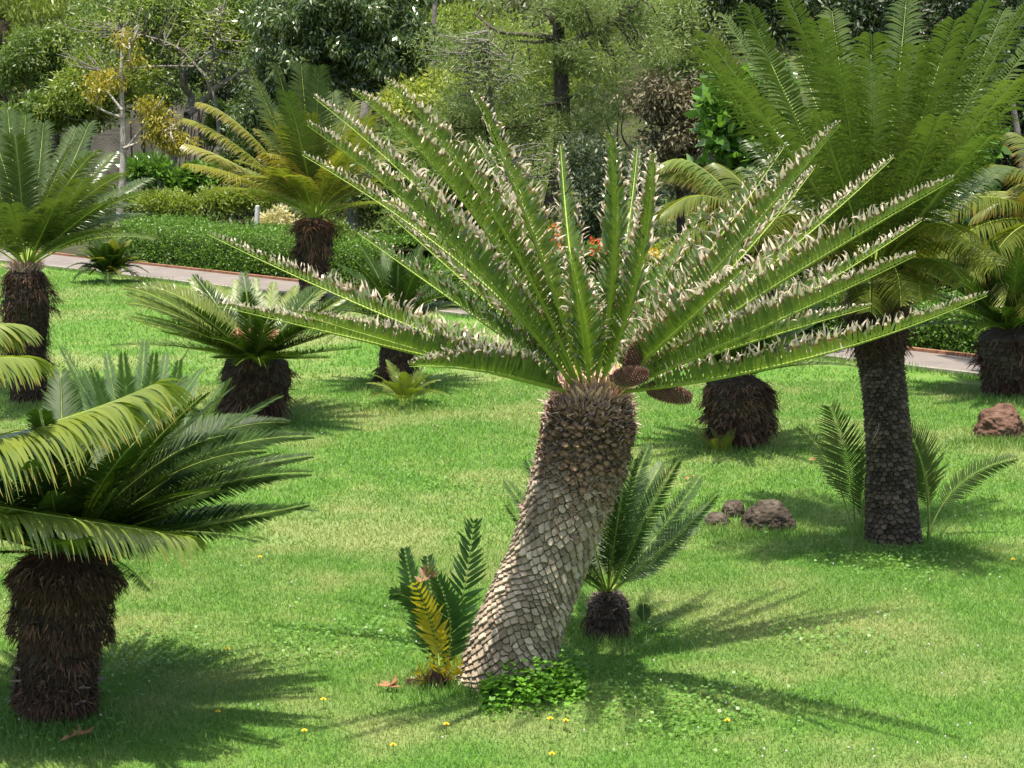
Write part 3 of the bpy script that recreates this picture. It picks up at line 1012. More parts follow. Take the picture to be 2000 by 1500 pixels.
def mid_sago():
    b = ground(492, 822)
    Y = b[1]
    s = Y / CP / FPX * 1.02
    root = thing('cycad', b, 'sago cycad with wide feathery bowl crown and tan woolly centre, on a stout shaggy trunk', 'cycad', G_CY)
    pts = [at(x, y, Y) for x, y in ((488, 842), (490, 815), (495, 780), (500, 740), (502, 705))]
    shaggy_trunk(root, pts, np.array([46, 52, 60, 67, 60]) * s, n=3600, L=(.06, .16), wdt=(.007, .016), seed=14, tan=.15)
    hub = at(498, 700, Y)
    mats = [M['sago_pale'], M['rachis']]
    dark = [M['sago'], M['rachis_dark']]
    kw = dict(n=100, L=.155, wd=.0105, a0=60, a1=28, v=24, droop=.2, pet=.06, rr=.009, K=3, taper=.42, jit=.07)
    S = [(245, 562, 345, 600, 1), (248, 592, 350, 620, -1), (262, 560, 370, 590, 1), (245, 620, 360, 650, -1), (300, 555, 390, 600, 1), (275, 630, 380, 665, -1),
         (372, 545, 430, 610, 1), (425, 560, 460, 620, 1), (460, 548, 475, 620, 1), (500, 545, 495, 620, 1), (535, 552, 520, 620, 1), (400, 550, 440, 610, 1),
         (640, 565, 570, 620, 1), (690, 575, 590, 630, 1), (580, 560, 545, 620, 1), (250, 575, 360, 625, 1)]
    traced(root, hub, S, mats, 1.22, **dict(kw, axis=np.array([0, -.5, 1.])))
    D = [(690, 640, 590, 670, -1), (700, 680, 600, 690, -1), (660, 610, 580, 650, -1), (320, 650, 400, 670, -1), (420, 700, 460, 700, -1, .9), (520, 720, 510, 700, -1, .9),
         (590, 700, 550, 695, -1, .9), (460, 715, 480, 700, -1, .9), (360, 680, 430, 690, -1), (640, 700, 570, 700, -1, 1.0)]
    traced(root, hub, D, dark, 1.12, **kw)
    auto_crown(root, hub, 26, 1.12, 18, 42, 10, dark, hubr=.07, **kw)
    mb = MB()
    c = hub + np.array([0, 0, .20])
    tube(mb, [c - [0, 0, .08], c, c + [0, 0, .07]], [.16, .15, .04], seg=14)
    fr2 = (np.array([c - [0, 0, .03], c, c + [0, 0, .07]]), np.tile([0, 0, 1.0], (3, 1)), np.tile([1.0, 0, 0], (3, 1)), np.tile([0, 1.0, 0], (3, 1)), np.array([.16, .15, .05]))
    shag(mb, fr2, 500, (.03, .08), (.01, .02), 0, 1, down=-.8, outw=.5, bend=0.3, seed=3)
    mb.build('crown_wool', M['wool'], root)
mid_sago()

def left_tall():
    b = ground(55, 786)
    Y = b[1]
    s = Y / CP / FPX * 1.02
    root = thing('cycad', b, 'tall cycad at the left edge with big dark green vase of arching fronds', 'cycad', G_CY)
    pts = [at(x, y, Y) for x, y in ((62, 800), (58, 775), (52, 700), (50, 640), (52, 590), (50, 535))]
    fr = shaggy_trunk(root, pts, np.array([38, 38, 42, 46, 50, 38]) * s, n=2600, L=(.05, .15), wdt=(.006, .014), bands=3, seed=15, tan=.12)
    mb = MB()
    shag(mb, fr, 500, (.05, .12), (.01, .02), .86, 1.0, down=-1.0, outw=.5, bend=0.1, seed=3, rscale=.95)
    mb.build('scale_leaves', M['cataphyll'], root)
    hub = at(52, 520, Y)
    mats = [M['tall_dark'], M['rachis']]
    kw = dict(n=74, L=.21, wd=.0145, a0=68, a1=54, v=32, droop=1.3, pet=.20, rr=.010, K=5, taper=.68, jit=.05)
    S = [(15, 215, 30, 360, 1), (50, 225, 45, 380, 1), (85, 240, 70, 390, 1), (150, 250, 100, 380, 1), (175, 240, 115, 380, 1), (222, 300, 135, 400, 1),
         (240, 340, 140, 410, -1), (290, 375, 160, 430, -1), (270, 420, 160, 450, 1), (290, 350, 170, 420, 1), (120, 310, 90, 410, 1, .9), (60, 300, 55, 410, 1, .9),
         (-60, 240, 0, 380, 1), (-120, 300, -20, 400, 1), (-180, 380, -60, 430, 1), (-150, 250, -40, 380, 1), (0, 320, 25, 420, 1, .9), (200, 400, 130, 450, -1, .9),
         (230, 450, 140, 470, -1, .85), (20, 400, 35, 450, -1, .85), (110, 390, 85, 450, -1, .85), (165, 350, 110, 430, -1, .95), (-80, 420, -20, 460, -1, .9), (250, 400, 150, 440, 1, .95)]
    traced(root, hub, S, mats, 1.7, **kw)
    auto_crown(root, hub, 16, 1.35, 15, 75, 24, mats, hubr=.04, **kw)
left_tall()

def centre_left():
    b = ground(612, 588)
    Y = b[1]
    s = Y / CP / FPX * 1.02
    root = thing('cycad', b, 'tall cycad by the path with golden fronds spraying left and green plumes above', 'cycad', G_CY)
    pts = [at(x, y, Y) for x, y in ((612, 600), (612, 575), (610, 520), (612, 470), (614, 440))]
    fr = shaggy_trunk(root, pts, np.array([24, 24, 27, 33, 34]) * s, n=1900, L=(.08, .2), wdt=(.010, .02), seed=16, tan=.25)
    mb = MB()
    shag(mb, fr, 260, (.10, .22), (.014, .03), .80, 1.0, down=.3, outw=.9, bend=0.3, seed=3)
    mb.build('leaf_bases', dry('rusty_leaf_base', (.10, .05, .02), (.30, .17, .07)), root)
    hub = at(614, 425, Y)
    yel = [M['yellow'], M['rachis']]
    ky = dict(v=0, gdroop=.8, L=.34)
    gr = [M['tall_dark'], M['rachis']]
    ol = [M['olive'], M['rachis']]
    kw = dict(n=72, L=.30, wd=.020, a0=68, a1=52, v=20, droop=1.0, pet=.16, rr=.014, K=4, taper=.6, jit=.05)
    S1 = [(388, 200, 490, 265, -1), (362, 232, 470, 290, -1), (365, 282, 475, 330, 1), (368, 320, 480, 350, -1), (520, 300, 570, 330, -1, .6)]
    S2 = [(485, 122, 540, 250, 1), (540, 128, 575, 260, 1), (588, 126, 600, 260, 1), (622, 130, 618, 270, -1), (650, 180, 640, 290, 1), (560, 180, 590, 290, -1), (500, 160, 550, 270, 1)]
    S3 = [(760, 165, 700, 260, 1), (800, 290, 710, 330, 1), (720, 230, 680, 310, -1), (820, 350, 720, 360, -1), (840, 260, 730, 310, 1), (690, 200, 655, 300, 1),
          (430, 370, 520, 380, -1, .9), (540, 330, 570, 360, -1, .7), (470, 330, 540, 370, 1, .9), (780, 400, 700, 400, -1)]
    traced(root, hub, S1, yel, 2.0, **dict(kw, v=2, droop=.3, gdroop=.9, L=.34, wd=.02))
    traced(root, hub, S2, gr, 2.05, **kw)
    traced(root, hub, S3, ol, 1.9, **kw)
    auto_crown(root, hub, 22, 1.5, 25, 80, 30, ol, hubr=.05, **dict(kw, L=.22))
centre_left()

def behind_main():
    b = ground(772, 752)
    Y = b[1]
    s = Y / CP / FPX * 1.02
    root = thing('cycad', b, 'small cycad on narrow dark trunk under the long left fronds', 'cycad', G_CY)
    pts = [at(x, y, Y) for x, y in ((772, 765), (772, 740), (774, 700), (776, 650))]
    shaggy_trunk(root, pts, np.array([30, 31, 33, 30]) * s, n=1100, L=(.05, .13), wdt=(.007, .015), seed=17)
    hub = at(776, 640, Y)
    auto_crown(root, hub, 34, .95, 5, 70, 30, [M['sago'], M['rachis_dark']], n=70, L=.15, wd=.011, a0=62, a1=32, v=22, droop=.3, K=3)
behind_main()

def pale_low():
    b = ground(792, 792)
    root = thing('young_cycad', b, 'small pale green young cycad low in the grass under the long left fronds', 'cycad', 'young cycads without a trunk')
    auto_crown(root, b + np.array([0, 0, .04]), 17, .42, 10, 75, 40, [M['sago_pale'], M['rachis_dark']], n=30, L=.10, wd=.010, a0=62, a1=32, v=10, droop=.4, K=3, rr=.004)
pale_low()

def stub_cycad():
    b = ground(1432, 872)
    Y = b[1]
    s = Y / CP / FPX * 1.02
    root = thing('cycad', b, 'squat cycad with rough tan brown double trunk under the right fronds', 'cycad', G_CY)
    pts = [at(x, y, Y) for x, y in ((1430, 890), (1432, 865), (1436, 820), (1436, 775), (1436, 745))]
    shaggy_trunk(root, pts, np.array([40, 46, 55, 62, 52]) * s, n=3600, L=(.04, .11), wdt=(.008, .02), seed=18, tan=.9)
    shaggy_trunk(root, [at(1475, 860, Y), at(1478, 820, Y), at(1480, 765, Y)], np.array([20, 30, 26]) * s, n=1100, L=(.04, .11), wdt=(.008, .02), seed=28, tan=.9)
    hub = at(1436, 735, Y)
    kw = dict(n=90, L=.15, wd=.0105, a0=60, a1=30, v=24, droop=.25, pet=.06, rr=.008, K=3, taper=.42)
    mats = [M['sago'], M['rachis_dark']]
    auto_crown(root, hub, 42, 1.02, 12, 65, 16, mats, hubr=.06, **kw)
    # offshoots at the foot
    for dx, nn in ((-55, 4), (10, 5)):
        g = ground(1400 + dx * .3 + 10, 886)
        auto_crown(root, g, nn, .22, 40, 80, 15, [M['olive'], M['rachis']], n=16, L=.06, wd=.010, K=2, rr=.003)
stub_cycad()

def right_tall():
    b = ground(1745, 1062)
    Y = b[1]
    s = Y / CP / FPX * 1.02
    root = thing('cycad', b, 'tallest cycad on the right with slender dark ringed trunk and huge green plume crown', 'cycad', G_CY)
    pts = [at(x, y, Y) for x, y in ((1748, 1085), (1745, 1060), (1742, 980), (1738, 900), (1733, 820), (1725, 740), (1718, 680), (1714, 640), (1713, 590), (1713, 558))]
    rad = np.array([54, 50, 45, 41, 39, 38, 42, 52, 57, 48]) * s
    o, fr = cell_trunk('trunk', root, pts, rad, M['bark_dark'], rows_h=.021, cells=24, relief=.014, nu=300, nv=760, seed=9, lump=.03, jitter=.22)
    mb = MB()
    shag(mb, fr, 2600, (.012, .030), (.008, .018), 0, .72, down=-.3, outw=1, bend=0, seed=12, mat=1, rscale=1.02, K=1)
    shag(mb, fr, 1800, (.04, .12), (.006, .013), .66, 1.0, down=.9, outw=.4, bend=0.3, seed=13, mat=0)
    shag(mb, fr, 14, (.08, .18), (.004, .008), .40, .46, down=.9, outw=.8, bend=0.5, seed=14, mat=2, K=5)
    mb.build('leaf_bases', [M['fibre'], dry('grey_brown_stub', (.06, .042, .028), (.34, .27, .19)), M['cataphyll']], root)
    hub = at(1706, 545, Y)
    mats = [M['tall'], M['rachis']]
    kw = dict(n=78, L=.205, wd=.0150, a0=78, a1=66, v=34, droop=1.8, pet=.12, rr=.009, K=6, taper=.72, jit=.05)
    S = [(1372, 100, 1500, 285, -1), (1378, 70, 1515, 260, -1), (1412, 30, 1545, 250, 1), (1462, 12, 1560, 250, -1), (1475, 60, 1580, 280, 1), (1530, -18, 1625, 220, -1),
         (1592, 42, 1650, 260, -1), (1625, 22, 1660, 260, 1), (1702, 68, 1705, 290, -1), (1770, 0, 1745, 240, 1), (1865, 40, 1790, 270, -1),
         (1925, 5, 1830, 230, -1), (1960, 22, 1850, 260, 1), (2010, 8, 1870, 240, -1), (2035, 60, 1880, 270, 1), (2060, 110, 1890, 300, -1), (1640, 130, 1670, 320, -1, .9),
         (1840, 110, 1775, 310, 1, .9), (1790, 90, 1755, 290, -1, .9), (1560, 110, 1630, 310, 1, .95), (1430, 160, 1560, 320, -1, .95), (1980, 160, 1850, 320, -1, .95),
         (1500, 250, 1600, 370, 1, .8), (1930, 270, 1830, 380, -1, .85), (1730, 200, 1715, 360, 1, .8), (1600, 220, 1650, 370, -1, .8), (1830, 230, 1780, 370, -1, .8), (1455, 330, 1580, 420, 1, .8)]
    traced(root, hub, S, mats, 1.9, **kw)
    traced(root, hub, [(x, y, mx, my, sg, .9) for (x, y, mx, my, sg) in ((1530, 180, 1620, 330, 1), (1900, 180, 1810, 330, 1), (1680, 120, 1695, 300, 1), (1470, 280, 1580, 390, 1), (1960, 330, 1840, 410, 1))],
           [M['tall_dark'], M['rachis']], 1.7, **kw)
    ol = [M['olive'], M['rachis']]
    D = [(1945, 520, 1840, 470, -1, .72), (1880, 545, 1800, 505, -1, .6), (1470, 500, 1560, 420, -1, .8), (1530, 560, 1600, 470, -1, .7), (1800, 590, 1770, 530, -1, .5),
         (1600, 600, 1640, 510, -1, .5), (1560, 430, 1620, 430, 1, .7), (1850, 470, 1780, 450, 1, .7), (1700, 610, 1700, 540, -1, .5),
         (1455, 440, 1560, 400, 1, .9), (1490, 560, 1580, 450, -1, .85), (1900, 480, 1810, 440, -1, .8), (1640, 580, 1660, 500, -1, .55), (1760, 600, 1745, 520, -1, .55)]
    traced(root, hub, D, ol, 1.35, **dict(kw, v=2, droop=.6, gdroop=.9, L=.19, n=90))
right_tall()

def arch_plants():
    # lush arching cycad behind the right fronds
    b = base_px(1480, 668)
    root = thing('cycad', b, 'lush olive cycad with arching drooping fronds behind the right side of the large leaning one', 'cycad', G_CY)
    hub = at(1490, 470, b[1])
    shaggy_trunk(root, [b - [0, 0, .05], (b + hub) / 2, hub], [.16, .16, .15], n=900, seed=51, L=(.06, .15))
    kw = dict(n=100, L=.38, wd=.017, a0=64, a1=34, v=4, droop=.5, gdroop=1.1, pet=.12, rr=.012, K=5, taper=.62)
    ol, gl = [M['olive'], M['rachis']], [M['gloss'], M['rachis']]
    traced(root, hub, [(1285, 350, 1370, 350, 1), (1290, 420, 1390, 385, -1), (1300, 500, 1390, 430, -1), (1580, 400, 1540, 410, -1, .8), (1640, 480, 1560, 420, -1), (1400, 380, 1440, 400, 1),
                       (1350, 560, 1420, 470, -1), (1620, 360, 1560, 400, 1)], ol, 1.35, **kw)
    traced(root, hub, [(1278, 338, 1365, 325, 1)], gl, 1.4, **kw)
    auto_crown(root, hub, 14, 1.2, 0, 75, 60, ol, **kw)
    # one mostly beyond the right edge
    b = base_px(2110, 745)
    root = thing('cycad', b, 'olive gold cycad whose drooping fronds enter over the right edge', 'cycad', G_CY)
    hub = at(2080, 450, b[1])
    shaggy_trunk(root, [b - [0, 0, .05], (b + hub) / 2, hub], [.17, .16, .15], n=900, seed=52, L=(.06, .15))
    traced(root, hub, [(1790, 440, 1930, 385, -1), (1830, 500, 1950, 430, -1), (1880, 560, 1980, 450, -1), (1960, 600, 2010, 470, -1), (1850, 420, 1960, 375, 1), (1930, 520, 2000, 440, -1),
                       (2000, 620, 2040, 500, -1), (1900, 600, 1990, 480, 1)], ol, 1.75, **kw)
    auto_crown(root, hub, 14, 1.4, 0, 75, 60, ol, **kw)
arch_plants()

def right_dark():
    b = ground(1968, 772)
    Y = b[1]
    s = Y / CP / FPX * 1.02
    root = thing('cycad', b, 'stout dark sago cycad in shade by the path at the right edge', 'cycad', G_CY)
    pts = [at(x, y, Y) for x, y in ((1968, 785), (1968, 765), (1972, 730), (1975, 690), (1975, 655))]
    shaggy_trunk(root, pts, np.array([38, 44, 55, 64, 60]) * s, n=2600, L=(.05, .13), wdt=(.008, .018), seed=19, tan=.3)
    hub = at(1972, 645, Y)
    kw = dict(n=80, L=.15, wd=.011, a0=60, a1=30, v=24, droop=.25, pet=.06, rr=.008, K=3, taper=.42)
    auto_crown(root, hub, 44, 1.15, 6, 65, 16, [M['sago'], M['rachis_dark']], hubr=.06, **kw)
right_dark()

def small_behind():
    b = ground(1185, 1240)
    Y = b[1]
    s = Y / CP / FPX * 1.02
    root = thing('cycad', b, 'young cycad with short hairy trunk and upright fronds just behind the leaning trunk', 'cycad', G_CY)
    pts = [at(x, y, Y) for x, y in ((1185, 1262), (1185, 1235), (1187, 1205), (1187, 1180), (1186, 1165))]
    fr = shaggy_trunk(root, pts, np.array([36, 39, 40, 36, 22]) * s, n=1500, L=(.02, .06), wdt=(.004, .010), seed=20, tan=.45)
    mb = MB()
    shag(mb, fr, 420, (.02, .05), (.006, .012), .5, .95, down=-.5, outw=.9, bend=0, seed=23)
    mb.build('leaf_base_stubble', M['stub_pale'], root)
    hub = at(1187, 1160, Y)
    mats = [M['blue'], M['rachis']]
    kw = dict(n=84, L=.095, wd=.0072, a0=60, a1=36, v=8, droop=.1, pet=.16, rr=.006, K=3, taper=.45, axis=np.array([0, -.7, .7]))
    S = [(1268, 868, 1222, 1000, 1), (1240, 895, 1210, 1010, -1), (1325, 900, 1255, 1020, -1), (1292, 905, 1235, 1020, 1), (1368, 930, 1280, 1050, 1), (1400, 965, 1300, 1065, -1),
         (1385, 985, 1290, 1080, 1), (988, 940, 1085, 1060, 1), (1010, 975, 1100, 1075, -1), (988, 985, 1085, 1090, -1), (1125, 940, 1155, 1040, 1), (1190, 930, 1190, 1040, -1, .9),
         (1215, 960, 1200, 1060, -1, .8), (1150, 1000, 1165, 1080, -1, .8), (1110, 1120, 1145, 1120, -1, .5), (1135, 1070, 1160, 1110, -1, .5), (1260, 1010, 1225, 1090, -1, .75), (1030, 900, 1105, 1030, 1)]
    traced(root, hub, S, mats, .86, **kw)
    # tiny offshoot to its right
    b2 = ground(1258, 1232)
    r2 = thing('young_cycad', b2, 'tiny cycad offshoot with three short fronds right of the short hairy trunk', 'cycad', 'young cycads without a trunk')
    for (tx, ty) in ((1256, 1182), (1315, 1205), (1290, 1222)):
        P2 = at(tx, ty, b2[1] - .02)
        frond('frond', r2, b2, (b2 + P2) / 2 + np.array([0, 0, .015]), P2, mats, n=22, L=.055, wd=.008, a0=60, a1=30, v=15, rr=.004, pet=.3, K=2)
small_behind()

def suckers():
    b = ground(852, 1338)
    Y = b[1]
    root = thing('young_cycad', b, 'young cycad with broad leaflets, one frond bright yellow, left of the leaning trunk', 'cycad', 'young cycads without a trunk')
    g, y, br = [M['sucker'], M['rachis_dark']], [M['sucker_yellow'], M['rachis']], [M['sucker_brown'], M['rachis']]
    kw = dict(L=.12, wd=.021, a0=52, a1=34, v=12, droop=.1, pet=.15, rr=.005, K=4, taper=.55, jit=.08, n=21, twist=.3)
    def one(p0, mid, tip, mats, dy0=0., dy=0., **k):
        A, Bq, C = at(p0[0], p0[1], Y + dy0), at(mid[0], mid[1], Y + dy * .5), at(tip[0], tip[1], Y + dy)
        frond('frond', root, A, 2 * Bq - .5 * (A + C), C, mats, axis=np.array([0, -.85, .5]), **dict(kw, **k))
    one((868, 1325), (905, 1160), (925, 1020), g, dy=.10)
    one((862, 1325), (880, 1230), (855, 1130), g, dy=-.06, n=24)
    one((850, 1330), (825, 1200), (765, 1160), g, dy=-.1, n=26, L=.085)
    one((858, 1300), (845, 1225), (812, 1140), y, dy0=-.12, dy=-.2, n=17, L=.10, wd=.021)
    one((820, 1150), (832, 1125), (852, 1100), br, dy0=-.18, dy=-.18, n=9, L=.055, pet=.05)
    one((850, 1330), (815, 1190), (790, 1075), g, dy=.12, n=24, L=.085)
    one((855, 1330), (845, 1200), (835, 1090), g, dy=.16, n=24, L=.085)
    one((852, 1335), (858, 1290), (862, 1235), y, dy=-.12, n=9, L=.07)
    one((845, 1338), (830, 1320), (818, 1300), y, dy=-.1, n=6, L=.06)
    one((865, 1338), (878, 1315), (900, 1290), y, dy=-.1, n=8, L=.07)
    one((850, 1338), (815, 1332), (795, 1335), br, dy=-.02, n=7, L=.035)
    mb = MB()
    P = np.array([b - [0, 0, .03], b + [0, 0, .03], b + [0, 0, .07]])
    tube(mb, P, [.05, .055, .03], seg=10)
    fr2 = (P, np.tile([0, 0, 1.0], (3, 1)), np.tile([1.0, 0, 0], (3, 1)), np.tile([0, 1.0, 0], (3, 1)), np.array([.05, .055, .03]))
    shag(mb, fr2, 160, (.03, .07), (.006, .014), 0, 1, down=-.6, outw=.8, bend=0.1, seed=3)
    mb.build('stem', M['fibre_tan'], root)
suckers()

def right_suckers():
    b = ground(1668, 1058)
    Y = b[1]
    m = [M['tall_dark'], M['rachis_dark']]
    kw = dict(n=50, L=.20, wd=.011, a0=62, a1=40, v=4, droop=.5, pet=.30, rr=.006, K=4, taper=.5, axis=np.array([0, -.8, .6]))
    root = thing('young_cycad', b, 'young fern like cycad with one tall frond standing left of the slender ringed trunk', 'cycad', 'young cycads without a trunk')
    frond('frond', root, b, at(1675, 930, Y + .05), at(1622, 795, Y + .15), m, **kw)
    frond('frond', root, b, at(1640, 900, Y + .2), at(1560, 832, Y + .4), m, **dict(kw, L=.08, n=36))
    frond('frond', root, b + np.array([.03, 0, 0]), at(1690, 980, Y - .05), at(1690, 880, Y - .02), m, **dict(kw, L=.10, n=36))
    b = ground(1812, 1052)
    Y = b[1]
    root = thing('young_cycad', b, 'young fern like cycad with a frond arching far right behind the ringed trunk', 'cycad', 'young cycads without a trunk')
    frond('frond', root, b, at(1825, 900, Y + .2), at(1765, 840, Y + .1), m, **kw)
    frond('frond', root, b, at(1820, 940, Y - .1), at(1780, 850, Y - .1), m, **dict(kw, L=.13))
    frond('frond', root, b, at(1850, 920, Y + .1), at(1985, 895, Y + .1), m, **dict(kw, L=.10, pet=.25, n=44))
right_suckers()

def bushy():
    b = ground(212, 552)
    root = thing('cycad', b, 'low bushy dark cycad with yellowed leaves beside the path on the left', 'cycad', 'low bushy cycads')
    hub = b + np.array([0, 0, .12])
    for q, mt in enumerate(([M['sago'], M['rachis_dark']], [M['olive'], M['rachis']])):
        auto_crown(root, hub + np.array([.06 * q, 0, 0]), 26 - 12 * q, .66, 0, 78, 45, mt, n=34, L=.15, wd=.026, a0=62, a1=32, v=14, droop=.3, K=3, rr=.006)
bushy()

# ------------------------------------------------------------------ clover clump
def clover():
    mb = MB()
    r = np.random.default_rng(6)
    n = 2600
    P = []
    while len(P) < n:
        q = r.random()
        px = 940 + 205 * q
        cy = 1358 - 20 * q
        p = ground(px, cy + r.normal(0, 14 + 6 * math.sin(q * 3)))
        p = p + np.array([0, 0, abs(r.normal(0, .045)) * (0.4 + 1.2 * math.sin(math.pi * min(1, q * .9 + .1)))])
        P.append(p)
    P = np.array(P)
    for k in range(3):
        a = r.uniform(0, 2 * np.pi, n)
        D = np.stack([np.cos(a), np.sin(a), r.uniform(0, .7, n)], 1)
        W = np.stack([-np.sin(a), np.cos(a), r.normal(0, .3, n)], 1)
        leaves(mb, P, D, W, r.uniform(.016, .03, n), r.uniform(.014, .026, n), np.stack([r.random(n)] * 3, 1))
    tag(mb.build('clover', leaf_mat('clover_leaf', (.07, .24, .012), (.15, .42, .03), trans=.4)), 'bright green clover clump at the foot of the leaning trunk', 'clover', kind='stuff')
    # lower growth in the lawn: clover patches
    mb = MB()
    n = 3500
    cs = [ground(px, py) for px, py in ((560, 1270), (300, 1290), (250, 1260), (1250, 1370), (1450, 1380), (1350, 1420), (900, 950), (730, 1240), (1720, 1100), (1800, 1090), (1690, 1085), (780, 790), (1450, 890), (120, 1420), (1260, 1360), (1600, 1250))]
    c = np.array(cs)[r.integers(0, len(cs), n)]
    P = c + np.stack([r.normal(0, .22, n), r.normal(0, .22, n), r.uniform(.008, .04, n)], 1)
    a = r.uniform(0, 2 * np.pi, n)
    leaves(mb, P, np.stack([np.cos(a), np.sin(a), r.uniform(0, .6, n)], 1), np.stack([-np.sin(a), np.cos(a), r.normal(0, .3, n)], 1), .024, .02, np.stack([r.random(n)] * 3, 1))
    tag(mb.build('lawn_weeds', leaf_mat('weed_leaf', (.08, .24, .03), (.15, .36, .05), trans=.35)), 'patches of clover and weeds in the lawn', 'weeds', kind='stuff')
    # white clover heads
    mb = MB()
    n = 900
    Y = np.sqrt(r.uniform(64, 500, n))
    X = r.uniform(-1, 1, n) * Y * .28
    k = np.array([mnoise.noise(Vector((x * .8, y * .8, 3.0))) for x, y in zip(X, Y)]) + r.normal(0, .18, n) > .12
    X, Y = X[k], Y[k]
    for x, y in zip(X, Y):
        p = np.array([x, y, .035])
        p[2] = .024
        tube(mb, [p, p + [0, 0, .005], p + [0, 0, .009]], [.0035, .0048, .002], seg=6)
    tag(mb.build('clover_flowers', solid_mat('clover_flower', [(0.3, (.50, .47, .44)), (.7, (.68, .62, .60))], 20, .8, bump=0)), 'tiny white clover flowers dotted over the lawn', 'flowers', kind='stuff')
clover()

def dandelions():
    ym = solid_mat('dandelion_yellow', [(0.3, (.75, .50, .02)), (.7, (.85, .62, .04))], 30, .7, bump=0)
    gm = M['rachis_dark']
    spots = [(426, 1410), (595, 1448), (1075, 1424), (1105, 1428), (1078, 1494), (1420, 1428), (768, 1476), (508, 1103), (445, 1285), (632, 1386), (872, 1435), (1270, 872), (1978, 1108)]
    where = ['by the tip of the left sago shadow', 'on straw coloured grass at the bottom left', 'below the clover clump, left of two', 'below the clover clump, right of two', 'at the very bottom edge centre',
             'in the frond shadow below right of the trunk', 'at the bottom, left of centre', 'alone right of the nearest left fronds', 'just above the left sago shadow', 'right of the left sago shadow',
             'below left of the leaning trunk', 'left of the squat tan trunk', 'alone at the right edge']
    for (px, py), wh in zip(spots, where):
        b = ground(px, py)
        mb = MB()
        h = .045
        n = 14
        a = np.linspace(0, 2 * np.pi, n, endpoint=False)
        c = b + np.array([0, 0, h])
        D = np.stack([np.cos(a), np.sin(a), np.full(n, .35)], 1)
        W = np.stack([-np.sin(a), np.cos(a), np.zeros(n)], 1)
        leaves(mb, np.tile(c, (n, 1)), D, W, .017, .008, np.zeros((n, 3)))
        leaves(mb, np.tile(c + [0, 0, .002], (n, 1)), D + [0, 0, .9], W, .012, .007, np.zeros((n, 3)))
        tube(mb, [b, c], [.0015, .0015], seg=5, mat=1)
        o = mb.build('dandelion', [ym, gm], loc=b)
        tag(o, 'yellow dandelion flower ' + wh, 'flower', 'yellow dandelions in the lawn')
dandelions()

def litter():
    m = dry('fallen_dry_leaf', (.22, .12, .05), (.38, .24, .12))
    for q, (px, py, L_, wh) in enumerate(((147, 1446, .09, 'below the nearest left trunk'), (760, 1352, .07, 'left of the bright yellow frond'),
                                          (1590, 905, .06, 'left of the slender ringed trunk'), (1350, 940, .04, 'behind the young hairy cycad'))):
        b = ground(px, py)
        mb = MB()
        r = np.random.default_rng(q)
        n = 5
        a = r.uniform(0, 6.28, n)
        P = b + np.stack([r.normal(0, .015, n), r.normal(0, .015, n), np.full(n, .03)], 1)
        strips(mb, P, np.stack([np.cos(a), np.sin(a), r.uniform(.1, .5, n)], 1), np.stack([-np.sin(a), np.cos(a), r.normal(0, .4, n)], 1), L_, .022, r.normal(0, .5, (n, 3)), K=4, twist=r.normal(0, .8, n), dat=r.random((n, 3)))
        tag(mb.build('fallen_leaf', m, loc=b), 'curled brown fallen leaf scrap on the grass ' + wh, 'fallen leaf', 'dry leaf scraps on the lawn')
litter()

# ------------------------------------------------------------------ boulders
def boulder(px, py, wpx, hpx, mat, label, seed, depth=1.0, group=None):
    b = ground(px, py)
    s = b[1] / CP / FPX * 1.02
    bm = bmesh.new()
    bmesh.ops.create_icosphere(bm, subdivisions=6, radius=1)
    for v in bm.verts:
        p = v.co.copy()
        q = Vector((p.x * 1.1 + seed * 3.1, p.y * 1.1, p.z * 1.1))
        d = 1 + .20 * mnoise.noise(q) + .13 * mnoise.noise(q * 2.6) + .06 * mnoise.noise(q * 6) + .025 * mnoise.noise(q * 13) + .012 * mnoise.noise(q * 30)
        v.co = Vector((p.x * wpx * .5 * s * d, p.y * wpx * .45 * s * d * depth, (p.z * d + .35) * hpx * .70 * s))
    me = bpy.data.meshes.new('boulder')
    bm.to_mesh(me)
    bm.free()
    for p in me.polygons:
        p.use_smooth = True
    me.materials.append(mat)
    o = bpy.data.objects.new('boulder', me)
    COL.objects.link(o)
    o.location = [float(x) for x in b]
    tag(o, label, 'boulder', group or 'boulders lying on the lawn')
M['rock_red'] = solid_mat('red_volcanic_rock', [(0.25, (.05, .028, .018)), (0.5, (.13, .068, .045)), (0.70, (.20, .12, .085)), (.8, (.38, .31, .26))], 9, .9, bump=.9, bscale=40)
M['rock_dark'] = solid_mat('dark_volcanic_rock', [(0.3, (.02, .015, .011)), (0.55, (.080, .060, .044)), (0.72, (.15, .12, .09)), (.8, (.34, .30, .26))], 9, .9, bump=.9, bscale=40)
boulder(1952, 852, 98, 62, M['rock_red'], 'reddish brown rounded boulder near the right edge', 1.7)
boulder(1500, 1032, 96, 58, M['rock_dark'], 'large dark grey boulder, biggest of the three by the shade', 2.4)
boulder(1432, 1008, 42, 34, M['rock_dark'], 'small dark rock standing between the large dark boulder and the flat one', 3.9)
boulder(1400, 1026, 48, 26, M['rock_dark'], 'low flat dark rock, leftmost of the three dark ones', 5.2)

